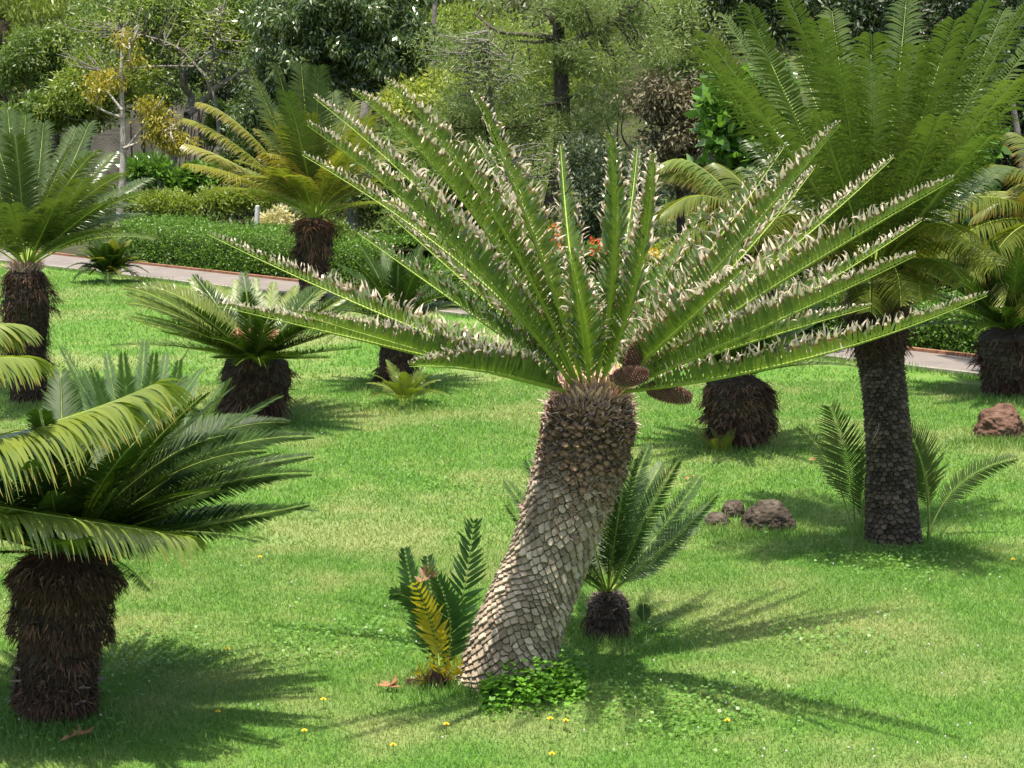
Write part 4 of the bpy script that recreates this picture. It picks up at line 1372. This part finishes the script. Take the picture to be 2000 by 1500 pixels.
# ------------------------------------------------------------------ background vegetation
def leafy(mb, centres, radii, n, leaf_l, leaf_w, droop=.3, seed=0, mat=0, shell=.0, fold=.25, clumpiness=1.0, up=0.0):
    """leaves in gaussian clumps; centres (m,3), radii (m,)"""
    r = np.random.default_rng(seed)
    m = len(centres)
    ci = r.integers(0, m, n)
    dirv = nrm(r.normal(0, 1, (n, 3)))
    rad = np.cbrt(r.uniform(shell, 1, n))
    ax_ = nrm(r.normal(0, 1, (m, 3)) * np.array([1, 1, .6]))
    P = centres[ci] + dirv * (rad * radii[ci])[:, None] * np.array([.8, .8, .6])
    P = P + ax_[ci] * (r.uniform(-1, 1, n) * radii[ci])[:, None] * .9
    D = nrm(dirv * .8 + r.normal(0, .6, (n, 3)) + np.array([0, 0, up - droop]))
    W = r.normal(0, 1, (n, 3)) + np.array([0, 0, 0])
    cr = r.random(m)[ci]
    dat = np.stack([r.random(n), cr, cr * .6 + r.random(n) * .4], 1)
    leaves(mb, P, D, W, leaf_l * r.uniform(.6, 1.25, n), leaf_w * r.uniform(.7, 1.2, n), dat, mat, fold)

def fill_ellipsoids(blobs, Y, n, seed, dY=1.0):
    """clump centres inside pixel ellipses (cx, cy, rx, ry) at depth Y"""
    r = np.random.default_rng(seed)
    area = np.array([b[2] * b[3] for b in blobs], float)
    area /= area.sum()
    out = []
    s = Y / CP / FPX
    for _ in range(n):
        b = blobs[r.choice(len(blobs), p=area)]
        d = nrm(r.normal(0, 1, 3)) * (r.uniform(.15, 1) ** (1 / 2.4))
        c = at(b[0], b[1], Y)
        out.append(c + np.array([d[0] * b[2] * s, d[1] * min(b[2], b[3] * 1.3) * s * dY, d[2] * b[3] * s]))
    return np.array(out)

M['bark_grey'] = solid_mat('grey_tree_bark', [(0.3, (.13, .115, .095)), (0.7, (.30, .27, .235))], 14, .9, bump=.7)
M['bark_brown'] = solid_mat('dark_tree_bark', [(0.3, (.045, .036, .028)), (0.7, (.12, .095, .075))], 14, .9, bump=.8)
M['bark_pale'] = solid_mat('pale_tree_bark', [(0.3, (.30, .275, .23)), (0.7, (.48, .44, .38))], 14, .9, bump=.5)

def tree(name, Y, trunk_px, tr, blobs, nclump, clump_r, nleaf, ll, lw, lmat, label, cat='tree', bark='bark_grey', droop=.3, seed=1,
         limbs=(), twigs=60, twig_r=.012, group=None, dY=1.0, up=0.0, extra=None, base_px_x=None, feather=False):
    s = Y / CP / FPX
    bx = trunk_px[0][0]
    base = base_at(bx, Y)
    root = thing(name, base, label, cat, group)
    mb = MB()
    pts = [base - np.array([0, 0, .1])] + [at(x, y, Y + (q * .07)) for q, (x, y) in enumerate(trunk_px)]
    if len(pts) > 1 and pts[1][2] < base[2] + .1:
        pts.pop(1)
    sp = spline(pts, 30)
    tt = np.linspace(0, 1, 30)
    flare = 1 + .45 * np.exp(-tt * 14)
    tube(mb, sp, tr * (1 - .6 * tt) * flare, seg=12)
    ends = [sp[12:]]
    for lb in limbs:
        lp = [at(x, y, Y + rng.normal(0, .15)) for x, y in lb[0]]
        L_ = spline(lp, 16)
        tube(mb, L_, lb[1] * (1 - .65 * np.linspace(0, 1, 16)), seg=8)
        ends.append(L_[4:])
    ends = np.vstack(ends)
    C = fill_ellipsoids(blobs, Y, nclump, seed, dY)
    r = np.random.default_rng(seed + 50)
    for q in range(min(twigs, nclump)):
        c = C[q]
        d = np.linalg.norm(ends - c, axis=1)
        e = ends[np.argmin(d + r.uniform(0, 1.0))]
        mid = (c + e) / 2 + r.normal(0, .12, 3) - np.array([0, 0, .05])
        tube(mb, spline([e, mid, c], 7), twig_r * np.linspace(1.4, .35, 7), seg=5, cap=False)
    mb.build('trunk', M[bark], root)
    mb = MB()
    leafy(mb, C, clump_r * r.uniform(.6, 1.35, len(C)), nleaf, ll, lw, droop, seed + 9, up=up)
    mb.build('crown', lmat, root)
    return root

def shrub(name, px, Y, blobs, nclump, clump_r, nleaf, ll, lw, lmat, label, seed=1, droop=.1, dY=1.0, cat='shrub', flowers=None, up=.3, stems=10, group=None):
    base = base_at(px, Y)
    root = thing(name, base, label, cat, group)
    C = fill_ellipsoids(blobs, Y, nclump, seed, dY)
    C[:, 2] = np.maximum(C[:, 2], hz(C[:, 0], C[:, 1]) + .05)
    mb = MB()
    r = np.random.default_rng(seed)
    for q in range(min(stems, len(C))):
        g = base + np.array([(C[q][0] - base[0]) * .5, r.normal(0, .1), 0])
        g[2] = hz(g[0], g[1]) - .02
        tube(mb, spline([g, (g + C[q]) / 2 + r.normal(0, .05, 3), C[q]], 6), np.linspace(.02, .006, 6), seg=5, cap=False)
    mb.build('stems', M['bark_brown'], root)
    mb = MB()
    leafy(mb, C, clump_r * r.uniform(.6, 1.3, len(C)), nleaf, ll, lw, droop, seed + 9, up=up)
    mb.build('crown', lmat, root)
    if flowers:
        fm, n, fs, fb = flowers
        mb = MB()
        CF = fill_ellipsoids(fb, Y - .25, n, seed + 4, .3)
        for c in CF:
            a = np.linspace(0, 2 * np.pi, 6, endpoint=False)
            D = np.stack([np.cos(a), -.5 + np.zeros(6), np.sin(a)], 1)
            leaves(mb, np.tile(c, (6, 1)), D, np.cross(D, [0, 1, 0]), fs, fs * .7, np.full((6, 3), r.random()))
        mb.build('blossoms', fm, root)
    return root

L_dark = leaf_mat('dark_glossy_tree_leaf', (.038, .095, .026), (.12, .205, .06), trans=.25, rough=.27, spec=.85)
L_mid = leaf_mat('mid_green_leaf', (.048, .12, .018), (.155, .27, .05), trans=.35)
L_lite = leaf_mat('light_green_leaf', (.11, .21, .03), (.26, .38, .06), trans=.4)
L_yel = leaf_mat('yellow_tree_leaf', (.14, .24, .03), (.44, .40, .05), trans=.4, tcol=(1.3, 1.3, .5))
L_feather = leaf_mat('feathery_grey_green_leaf', (.085, .165, .045), (.235, .37, .11), trans=.35, rough=.45)
L_brown = leaf_mat('dry_brown_tree_leaf', (.060, .072, .028), (.16, .16, .07), trans=.15, rough=.6, tcol=(1, 1, .7))
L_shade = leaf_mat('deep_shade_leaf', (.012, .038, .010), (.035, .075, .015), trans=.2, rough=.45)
L_lime = leaf_mat('lime_leaf', (.20, .33, .04), (.40, .50, .12), trans=.42)
L_big = leaf_mat('broad_bright_leaf', (.05, .16, .02), (.14, .33, .045), trans=.35, rough=.25, spec=.8)
L_white = leaf_mat('cream_variegated_leaf', (.30, .38, .14), (.62, .64, .42), trans=.3)
L_hedge = leaf_mat('hedge_leaf', (.055, .165, .018), (.14, .32, .04), trans=.36)
L_hedge2 = leaf_mat('dull_hedge_leaf', (.06, .075, .025), (.14, .15, .055), trans=.3)

def hedge(x0, x1, off, depth, h, nleaf, lmat, label, ll=.045, seed=3, name='hedge', rough=.05):
    """clipped hedge along the path between pixel columns x0..x1 of the far edge line"""
    def on_line(px):
        d = ray(px, 600)
        k = d[0] / d[1]
        t = (PF0[0] - k * PF0[1]) / (k * pdir[1] - pdir[0])
        return PF0 + pdir * t
    A, Bq = on_line(x0) + pnor * off, on_line(x1) + pnor * off
    base = (A + Bq) / 2
    base[2] = hz(base[0], base[1])
    root = thing(name, base, label, 'hedge', 'clipped hedges')
    Ln = np.linalg.norm(Bq - A)
    mb = MB()
    r = np.random.default_rng(seed)
    # dense inner body
    nx = int(Ln / .12)
    V, F = [], []
    sec = [(0.06, -.05), (.05, h * .6), (.12, h - .10), (depth - .12, h - .10), (depth - .05, h * .6), (depth - .06, -.05)]
    for i in range(nx + 1):
        p = A + (Bq - A) * i / nx
        for (dy, z) in sec:
            q = p + pnor * (dy + r.normal(0, .015))
            V.append([q[0], q[1], hz(q[0], q[1]) + z + r.normal(0, .015)])
    k = len(sec)
    for i in range(nx):
        for j in range(k - 1):
            F.append([i * k + j, i * k + j + 1, (i + 1) * k + j + 1, (i + 1) * k + j])
    mb.add(V, np.array(F))
    mb.build('twigs', solid_mat('hedge_twigs', [(.3, (.02, .03, .008)), (.7, (.05, .07, .02))], 12, .95), root)
    mb = MB()
    n = nleaf
    t = r.uniform(0, 1, n)
    face = r.random(n)
    u = r.uniform(0, 1, n)
    front = face < .5
    top = (face >= .5) & (face < .9)
    dy = np.where(front, r.normal(0, rough, n), np.where(top, u * depth, depth + r.normal(0, rough, n)))
    z = np.where(front, u * h, np.where(top, h + r.normal(0, rough * .8, n), u * h))
    P = A + (Bq - A) * t[:, None] + pnor * dy[:, None]
    P[:, 2] = hz(P[:, 0], P[:, 1]) + z + .04 * np.sin(t * Ln * 2.1) + .02 * np.sin(t * Ln * 7)
    outn = np.where(front[:, None], -pnor, np.where(top[:, None], np.array([0, 0, 1.0]), pnor))
    D = nrm(outn * .5 + r.normal(0, .7, (n, 3)) + np.array([0, 0, .3]))
    leaves(mb, P, D, r.normal(0, 1, (n, 3)), ll * r.uniform(.6, 1.2, n), ll * .6, np.stack([r.random(n)] * 3, 1), fold=.2)
    mb.build('foliage', lmat, root)
    return root

hedge(215, 735, .22, .95, .62, 26000, L_hedge, 'bright green clipped hedge along the left stretch of the path', seed=3)
hedge(1180, 2200, .22, .9, .50, 30000, L_hedge, 'clipped green hedge along the right stretch of the path', seed=4)
hedge(200, 640, 4.2, .9, .55, 15000, L_hedge2, 'dull brownish green clipped hedge on the slope behind the bright left one', seed=5, ll=.06)

# ground cover on the slope
def ground_cover():
    r = np.random.default_rng(21)
    n = 90000
    Y = r.uniform(24, 62, n)
    X = r.uniform(-1, 1, n) * (Y * .29 + 1)
    s = sdist(X, Y)
    k = s > 1.3
    X, Y = X[k], Y[k]
    n = len(X)
    lum = np.array([mnoise.noise(Vector((x * .6, y * .35, 9.0))) for x, y in zip(X, Y)])
    Z = hz(X, Y) + np.maximum(0, .15 + lum * .9) * r.random(n)
    P = np.stack([X, Y, Z], 1)
    mb = MB()
    D = nrm(r.normal(0, .7, (n, 3)) + [0, 0, .8])
    leaves(mb, P, D, r.normal(0, 1, (n, 3)), r.uniform(.06, .15, n), r.uniform(.03, .06, n), np.stack([np.clip(lum + .5, 0, 1) * .7 + r.random(n) * .3] * 3, 1), fold=.2)
    tag(mb.build('ground_cover', L_mid), 'mixed low green ground cover on the slope behind the path', 'ground cover', kind='stuff')
ground_cover()

# trees left to right
tree('tree', 45, [(5, 330), (4, 200), (8, 80), (-10, -60)], .30, [(20, -30, 150, 90), (-60, 60, 80, 120)], 60, .45, 9000, .20, .045, L_lite,
     'dark trunked tree at the top left corner with hanging light leaves', bark='bark_brown', droop=1.3, seed=21, limbs=(([(8, 150), (60, 120), (110, 90)], .05), ([(6, 215), (50, 180), (90, 150), (150, 130)], .06)))
tree('tree', 43, [(108, 300), (108, 200), (95, 140)], .10, [(75, 85, 60, 38), (45, 130, 55, 34), (120, 150, 60, 32), (160, 120, 40, 28)], 70, .28, 15000, .13, .034, L_mid,
     'rounded fresh green tree in the upper left', droop=.6, seed=22, bark='bark_brown')
tree('tree', 40.5, [(170, 300), (190, 220)], .07, [(190, 160, 66, 40), (160, 200, 60, 34), (250, 150, 60, 30)], 46, .30, 9500, .12, .036, L_lite,
     'light green tree between the rounded green one and the slim yellow leaved one', droop=.5, seed=42, bark='bark_grey')
tree('tree', 38, [(240, 330), (240, 250), (237, 150), (241, 55)], .075, [(205, 155, 32, 22), (292, 205, 22, 24), (318, 262, 34, 22), (352, 275, 26, 20), (182, 180, 20, 16), (245, 75, 24, 16), (310, 235, 30, 26), (262, 118, 20, 16)], 220, .17, 3600, .115, .034, L_yel,
     'slim pale trunked tree with drooping yellow leaves in front of the concrete wall', bark='bark_pale', droop=1.2, seed=23, twigs=46, twig_r=.016,
     limbs=(([(238, 215), (215, 185), (195, 160)], .03), ([(238, 230), (200, 215), (165, 190)], .028), ([(240, 300), (285, 240), (320, 190)], .03), ([(240, 90), (262, 78), (275, 66)], .02), ([(240, 290), (290, 270), (350, 240)], .025)))
tree('tree', 41, [(318, 372), (332, 330), (345, 280), (368, 222)], .16, [(400, 40, 150, 60), (300, 20, 120, 60), (470, 30, 80, 60), (220, 30, 90, 55), (330, 130, 60, 20)], 120, .40, 17000, .13, .035, L_mid,
     'grey tree with twisting bare forked limbs before the concrete wall', droop=.3, seed=24, twigs=110, twig_r=.020, bark='bark_grey',
     limbs=(([(366, 225), (374, 190), (356, 165), (358, 112), (340, 70), (300, 30)], .085), ([(356, 165), (375, 130), (395, 100), (390, 40)], .06), ([(366, 225), (400, 195), (412, 180), (402, 130), (425, 108), (438, 60)], .085),
            ([(410, 180), (440, 160), (480, 138), (520, 130)], .07), ([(402, 130), (440, 100), (470, 60)], .04), ([(345, 170), (325, 160), (280, 140)], .035), ([(358, 112), (320, 80), (270, 60), (200, 50)], .035)))
tree('tree', 37, [(640, 330), (650, 180), (650, 60)], .14, [(640, 60, 150, 80), (600, 140, 110, 70), (740, 90, 100, 110), (560, 40, 70, 60), (700, 0, 150, 70), (520, 220, 60, 50), (590, 200, 70, 40)], 260, .28, 60000, .125, .040, L_dark,
     'big dense tree of dark glossy drooping leaves, upper centre left', bark='bark_brown', droop=1.0, seed=25)
tree('tree', 31, [(690, 500), (692, 430), (702, 330), (715, 200)], .19, [(770, 330, 80, 70), (720, 380, 60, 60), (650, 330, 40, 50)], 60, .30, 9000, .12, .04, L_mid,
     'thick grey trunked tree behind the golden fronds', bark='bark_grey', droop=.4, seed=26)
tree('tree', 40, [(842, 260), (844, 120), (850, 0), (848, -80)], .085, [(850, 150, 60, 40), (800, 170, 50, 30)], 14, .22, 900, .12, .04, L_brown,
     'slender bare grey trunk with a few rusty leaves, upper centre', bark='bark_grey', seed=27, limbs=(([(846, 150), (900, 140), (960, 110)], .018),))
FB = [(1000, 110, 100, 50), (1160, 110, 90, 60), (1050, 210, 90, 50), (940, 180, 80, 50), (1180, 200, 60, 60), (990, 290, 70, 50), (1120, 270, 60, 50), (1070, 260, 50, 40), (900, 240, 60, 50), (1250, 80, 90, 60), (1050, 20, 120, 40), (1160, 320, 50, 40), (1000, 370, 50, 40), (1180, 10, 110, 40)]
tree('tree', 33, [(1070, 490), (1078, 420), (1096, 320), (1098, 200), (1092, 90), (1088, -40)], .20, FB, 150, .27, 42000, .13, .012, L_feather,
     'feathery grey green tree with dark straight trunk and spreading grey limbs, upper centre', bark='bark_brown', droop=.1, seed=28, twigs=110, twig_r=.016,
     limbs=(([(1098, 100), (1140, 70), (1200, 45), (1265, -15)], .06), ([(1096, 90), (1160, 60), (1230, 20)], .04), ([(1094, 75), (1030, 68), (975, 62), (930, 30)], .05), ([(1094, 80), (1040, 82), (990, 78)], .035),
            ([(1098, 200), (1040, 210), (1000, 235)], .035), ([(1098, 215), (1040, 240), (990, 250), (880, 250)], .035), ([(1098, 290), (1150, 300), (1230, 292)], .025), ([(1092, 60), (1060, 10), (1050, -40)], .04)))
tree('tree', 38, [(1400, 330), (1400, 150), (1380, 30)], .10, [(1330, 60, 90, 70), (1400, 140, 60, 60), (1280, 20, 80, 50), (1430, 40, 60, 60), (1340, 150, 70, 50)], 90, .32, 14000, .12, .035, L_feather,
     'light olive tree with rusty sprigs between the feathery tree and the big plume crown', droop=.2, seed=29, twigs=70, limbs=(([(1400, 100), (1340, 80), (1270, 110)], .03),))
tree('tree', 29, [(1330, 430), (1325, 320), (1320, 240)], .08, [(1320, 250, 70, 75), (1280, 180, 55, 45), (1340, 320, 50, 40), (1370, 200, 40, 40)], 90, .22, 14000, .10, .032, L_brown,
     'brown dry leaved small tree left of the big green plume crown', bark='bark_brown', droop=.8, seed=30)
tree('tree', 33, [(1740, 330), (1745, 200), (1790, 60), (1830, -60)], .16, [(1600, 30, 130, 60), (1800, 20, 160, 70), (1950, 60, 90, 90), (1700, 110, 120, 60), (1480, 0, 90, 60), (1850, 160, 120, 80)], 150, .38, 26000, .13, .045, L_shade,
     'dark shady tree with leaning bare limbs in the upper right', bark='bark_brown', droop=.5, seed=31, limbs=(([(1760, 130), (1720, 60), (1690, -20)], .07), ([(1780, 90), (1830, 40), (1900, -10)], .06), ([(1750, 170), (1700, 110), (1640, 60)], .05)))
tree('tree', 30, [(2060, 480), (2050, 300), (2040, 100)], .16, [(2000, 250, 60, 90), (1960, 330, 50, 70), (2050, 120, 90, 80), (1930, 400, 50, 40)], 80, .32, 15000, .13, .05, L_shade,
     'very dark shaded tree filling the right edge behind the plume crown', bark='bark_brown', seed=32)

tree('tree', 39.5, [(430, 330), (425, 230), (410, 150)], .06, [(320, 50, 160, 70), (180, 90, 90, 60), (430, 90, 90, 70)], 190, .30, 2600, .10, .03, L_lite,
     'nearly bare tree of fine grey twigs spreading across the upper left', droop=.3, seed=43, twigs=120, twig_r=.013, bark='bark_grey', limbs=(([(412, 160), (340, 90), (240, 60)], .035), ([(412, 160), (420, 80), (440, 0)], .035), ([(380, 130), (300, 130), (200, 140)], .028)))
tree('tree', 31.5, [(1010, 480), (990, 330), (960, 200), (955, 60)], .05, [(950, 150, 90, 80), (1050, 330, 70, 60), (880, 90, 70, 60)], 120, .28, 5200, .10, .014, L_feather,
     'thin leaning sapling with sparse feathery leaves left of the straight dark trunk', droop=.3, seed=44, twigs=110, twig_r=.014, bark='bark_grey')
# shrubs
G_SH = 'shrubs on the slope behind the path'
shrub('shrub', 1455, 26, [(1450, 290, 45, 110), (1420, 220, 36, 60), (1480, 380, 50, 60), (1500, 180, 30, 60)], 60, .2, 3000, .20, .12, L_big, 'climbing plant with broad bright leaves left of the big plume crown', seed=61, group=G_SH)
shrub('shrub', 1860, 25, [(1860, 370, 60, 60), (1800, 400, 60, 50), (1900, 310, 30, 50)], 50, .2, 2600, .20, .12, L_big, 'broad leaved bright shrub below the right side of the plume crown', seed=62, group=G_SH)
shrub('shrub', 880, 36, [(860, 190, 60, 40), (900, 150, 60, 40), (790, 200, 50, 30), (930, 330, 60, 50)], 70, .26, 11000, .11, .04, L_lime, 'yellow lime leaved shrub lit behind the slender bare trunk', seed=63, group=G_SH)
shrub('shrub', 990, 44, [(1000, 120, 120, 70), (880, 80, 90, 60), (1120, 120, 90, 80), (960, 220, 110, 60)], 110, .40, 16000, .13, .045, L_lite, 'tall pale green thicket behind the feathery tree', seed=64, group=G_SH)
shrub('shrub', 880, 29, [(880, 400, 90, 50), (820, 440, 70, 50), (950, 440, 60, 50), (900, 340, 70, 50)], 90, .24, 13000, .10, .04, L_mid, 'mid green shrubbery seen between the left fronds of the large cycad', seed=65, group=G_SH)
shrub('shrub', 1180, 28, [(1180, 400, 80, 60), (1150, 330, 50, 60), (1240, 360, 50, 60), (1200, 470, 80, 40)], 90, .24, 13000, .09, .03, leaf_mat('grey_needle_leaf', (.03, .07, .03), (.09, .14, .07), trans=.2), 'dark grey green bushy shrub right of the straight trunk', seed=66, group=G_SH)
shrub('shrub', 1030, 27.5, [(1030, 450, 60, 40), (980, 480, 60, 40), (1010, 400, 40, 40)], 50, .2, 7000, .09, .035, L_mid, 'leafy shrub at the foot of the straight dark trunk', seed=67, group=G_SH)
shrub('shrub', 1090, 26.5, [(1085, 490, 40, 30)], 26, .16, 2600, .09, .035, L_mid, 'shrub covered in small orange flowers seen through the upright fronds', seed=68, group=G_SH,
      flowers=(leaf_mat('orange_petal', (.75, .16, .01), (.90, .32, .02), trans=.2, tcol=(1, 1, 1)), 44, .030, [(1085, 455, 16, 34), (1095, 478, 26, 18)]))
shrub('shrub', 1165, 26, [(1170, 510, 40, 26)], 24, .15, 2200, .09, .035, L_mid, 'shrub with a few red orange blooms right of the cream tipped upright frond', seed=69, group=G_SH,
      flowers=(leaf_mat('red_petal', (.70, .09, .02), (.85, .22, .04), trans=.2, tcol=(1, 1, 1)), 26, .026, [(1165, 480, 26, 20)]))
shrub('shrub', 1295, 25, [(1300, 510, 50, 26)], 30, .15, 3000, .08, .03, L_lite, 'low shrub with yellow flowers behind the right fronds', seed=70, group=G_SH,
      flowers=(leaf_mat('yellow_petal', (.80, .62, .02), (.90, .74, .05), trans=.2, tcol=(1, 1, 1)), 30, .032, [(1295, 492, 30, 12)]))
shrub('shrub', 1650, 23.5, [(1650, 590, 36, 16), (1600, 590, 30, 14)], 26, .12, 2600, .07, .03, L_hedge, 'low shrub with yellow blooms beside the ringed trunk top', seed=71, group=G_SH,
      flowers=(leaf_mat('gold_petal', (.80, .62, .02), (.90, .74, .05), trans=.2, tcol=(1, 1, 1)), 7, .040, [(1645, 577, 14, 6)]))
shrub('shrub', 540, 33, [(540, 440, 30, 30), (520, 470, 24, 16)], 24, .16, 2400, .10, .035, L_white, 'cream variegated shrub left of the rusty cycad trunk', seed=72, group=G_SH)
shrub('shrub', 380, 39, [(390, 345, 45, 18), (360, 360, 30, 12)], 30, .2, 2400, .20, .07, L_big, 'glossy broad leaved clump right of the grey trunk foot', seed=73, group=G_SH)
shrub('shrub', 290, 39, [(288, 332, 30, 16)], 20, .2, 1700, .20, .07, L_big, 'glossy broad leaved clump left of the grey trunk foot', seed=74, group=G_SH)
shrub('shrub', 400, 37, [(380, 395, 110, 14), (460, 390, 70, 16), (330, 400, 60, 14)], 60, .22, 9000, .10, .03, L_lite, 'low light green foliage bank above the dull hedge', seed=75, group=G_SH)
shrub('shrub', 480, 39, [(500, 260, 40, 50), (470, 320, 40, 40), (540, 320, 50, 50)], 60, .26, 8000, .13, .04, L_dark, 'dark glossy shrub behind the golden fronds', seed=76, group=G_SH)
shrub('shrub', 100, 41, [(110, 215, 70, 26), (50, 230, 60, 26), (170, 215, 40, 24)], 50, .26, 8000, .13, .06, L_mid, 'leafy green shrub between left plume crown and concrete wall', seed=77, group=G_SH)
shrub('shrub', 670, 29, [(680, 500, 50, 30), (740, 520, 60, 30), (640, 470, 30, 30)], 50, .2, 7500, .09, .03, L_mid, 'dark leafy shrub behind the rusty cycad trunk by the path', seed=78, group=G_SH)
shrub('shrub', 820, 25.5, [(820, 540, 80, 24), (900, 560, 70, 24)], 50, .18, 7500, .08, .03, L_hedge, 'low green bush behind the path left of the large crown', seed=79, group=G_SH)
shrub('shrub', 1030, 24.5, [(1020, 570, 90, 24), (1110, 580, 60, 20)], 50, .18, 7500, .08, .03, L_hedge, 'low green bush behind the path at the large crown centre', seed=80, group=G_SH)
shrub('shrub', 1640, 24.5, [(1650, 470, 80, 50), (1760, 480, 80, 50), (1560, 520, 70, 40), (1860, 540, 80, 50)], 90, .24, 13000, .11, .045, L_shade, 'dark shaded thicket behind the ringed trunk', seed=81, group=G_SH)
hg = [(60, 178, 60, 12)]
shrub('shrub', 60, 47, hg, 30, .2, 4500, .08, .04, L_hedge2, 'squared dull green bush far behind on the upper left', seed=82, group=G_SH)
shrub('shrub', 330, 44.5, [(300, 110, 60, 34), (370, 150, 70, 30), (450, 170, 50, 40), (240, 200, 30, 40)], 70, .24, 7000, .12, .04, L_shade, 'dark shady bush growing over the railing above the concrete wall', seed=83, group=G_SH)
shrub('shrub', 330, 43.2, [(330, 190, 80, 16), (440, 225, 40, 30), (300, 160, 50, 30)], 50, .18, 4200, .11, .035, L_mid, 'loose green creeper hanging over the top of the concrete wall', seed=84, group=G_SH, droop=.8)
shrub('shrub', 470, 42, [(430, 250, 30, 40), (480, 230, 40, 50)], 40, .2, 4200, .12, .04, L_mid, 'leafy bush at the right end of the concrete wall', seed=85, group=G_SH)

# far wooded hillside
def far_wood():
    r = np.random.default_rng(90)
    mb = MB()
    n = 420
    C, R = [], []
    for i in range(n):
        Y = r.uniform(50, 72)
        X = r.uniform(-1, 1) * (Y * .30 + 2)
        z = float(hz(X, Y)) + r.uniform(.3, 5.2)
        C.append([X, Y, z])
        R.append(r.uniform(.5, 1.2))
    leafy(mb, np.array(C), np.array(R), 80000, .26, .09, .4, 91)
    tag(mb.build('far_woodland', leaf_mat('far_wood_leaf', (.02, .045, .012), (.10, .16, .035), trans=.3)), 'dense green woodland far up the slope', 'woodland', kind='stuff')
far_wood()

# ------------------------------------------------------------------ walls, railing, posts
def box(mb, c, sx, sy, sz, mat=0, rot=0.0):
    """box with base centre c"""
    ca, sa = math.cos(rot), math.sin(rot)
    v = []
    for z in (0, sz):
        for x, y in ((-1, -1), (1, -1), (1, 1), (-1, 1)):
            X, Y = x * sx / 2, y * sy / 2
            v.append([c[0] + X * ca - Y * sa, c[1] + X * sa + Y * ca, c[2] + z])
    f = [[0, 3, 2, 1], [4, 5, 6, 7], [0, 1, 5, 4], [1, 2, 6, 5], [2, 3, 7, 6], [3, 0, 4, 7]]
    mb.add(v, np.array(f), np.tile([0, rng.random(), 0, 0], (8, 1)), mat)

M['concrete'] = solid_mat('weathered_concrete', [(0.3, (.13, .115, .10)), (0.55, (.25, .225, .20)), (0.75, (.33, .30, .27))], 1.6, .95, bump=.5, bscale=20)
def concrete_wall():
    Yw = 46.0
    s = Yw / CP / FPX
    a, b_ = at(175, 340, Yw), at(520, 340, Yw)
    base = base_at(330, Yw)
    root = thing('retaining_wall', base, 'weathered grey concrete retaining wall behind the twisting tree', 'wall')
    mb = MB()
    zt = at(300, 192, Yw)[2]
    zb = min(base[2] - .6, at(300, 345, Yw)[2])
    x0, x1 = at(262, 300, Yw)[0], at(520, 300, Yw)[0]
    v = [[x0, Yw, zb], [x1, Yw, zb], [x1, Yw + .4, zb], [x0, Yw + .4, zb], [x0, Yw, zt], [x1, Yw, zt + .1], [x1, Yw + .4, zt + .1], [x0, Yw + .4, zt]]
    f = [[4, 5, 6, 7], [0, 1, 5, 4], [1, 2, 6, 5], [2, 3, 7, 6], [3, 0, 4, 7]]
    mb.add(v, np.array(f))
    xl = at(120, 300, Yw)[0]
    zl = at(150, 262, Yw)[2]
    zr = at(250, 236, Yw)[2]
    v = [[xl, Yw - .3, zb], [x0 - .02, Yw - .3, zb], [x0 - .02, Yw, zb], [xl, Yw, zb], [xl, Yw - .3, zl - .35], [x0 - .02, Yw - .3, zr], [x0 - .02, Yw, zr], [xl, Yw, zl - .35]]
    mb.add(v, np.array(f))
    mb.build('wall', M['concrete'], root, smooth_=False)
    mb = MB()
    for px in (268, 380, 470):
        c = at(px, 300, Yw - .12)
        box(mb, [c[0], Yw - .11, zb], .22, .20, zt - zb + .06)
    mb.build('pilasters', M['concrete'], root, smooth_=False)
    # railing above, thin pipes
    Yr = Yw + 2.0
    root = thing('railing', base_at(400, Yr), 'thin pale blue pipe railing above the concrete wall', 'railing')
    mb = MB()
    rm = solid_mat('pale_blue_pipe', [(0.3, (.14, .20, .20)), (.7, (.22, .28, .28))], 8, .5, bump=0)
    for (y, xa, xb) in ((103, 262, 460), (135, 300, 520), (164, 280, 500)):
        tube(mb, [at(xa, y, Yr), at(xb, y + 1, Yr)], [.016, .016], seg=6)
    mb.build('rail', rm, root)
    for px in (264, 380, 516):
        mb = MB()
        g = base_at(px, Yr)
        tube(mb, [g - [0, 0, .1], at(px, 103, Yr)], [.018, .018], seg=6)
        mb.build('post', rm, root)
concrete_wall()

def posts():
    wm = solid_mat('whitewashed_post', [(0.3, (.50, .49, .46)), (.7, (.68, .67, .63))], 10, .85, bump=.3)
    for (px, yb, yt, xt, Yp, lab) in ((500, 468, 402, 503, 31.5, 'white post standing behind the bright hedge, taller of two'), (457, 410, 365, 448, 38.5, 'short thin white post leaning left behind the dull hedge')):
        g = base_at(px, Yp)
        mb = MB()
        tube(mb, [g - [0, 0, .15], at((px + xt) / 2, (yb + yt) / 2, Yp), at(xt, yt, Yp)], [.045, .042, .036], seg=8)
        tag(mb.build('post', wm, loc=g), lab, 'post', 'white posts on the slope')
    # grey leaning pole at the right edge
    g = base_at(2010, 27)
    mb = MB()
    tube(mb, [g - [0, 0, .1], at(1995, 300, 27), at(1976, 195, 27)], [.05, .045, .04], seg=8)
    tag(mb.build('pole', M['bark_grey'], loc=g), 'grey leaning pole at the right edge behind the plume crown', 'pole')
posts()
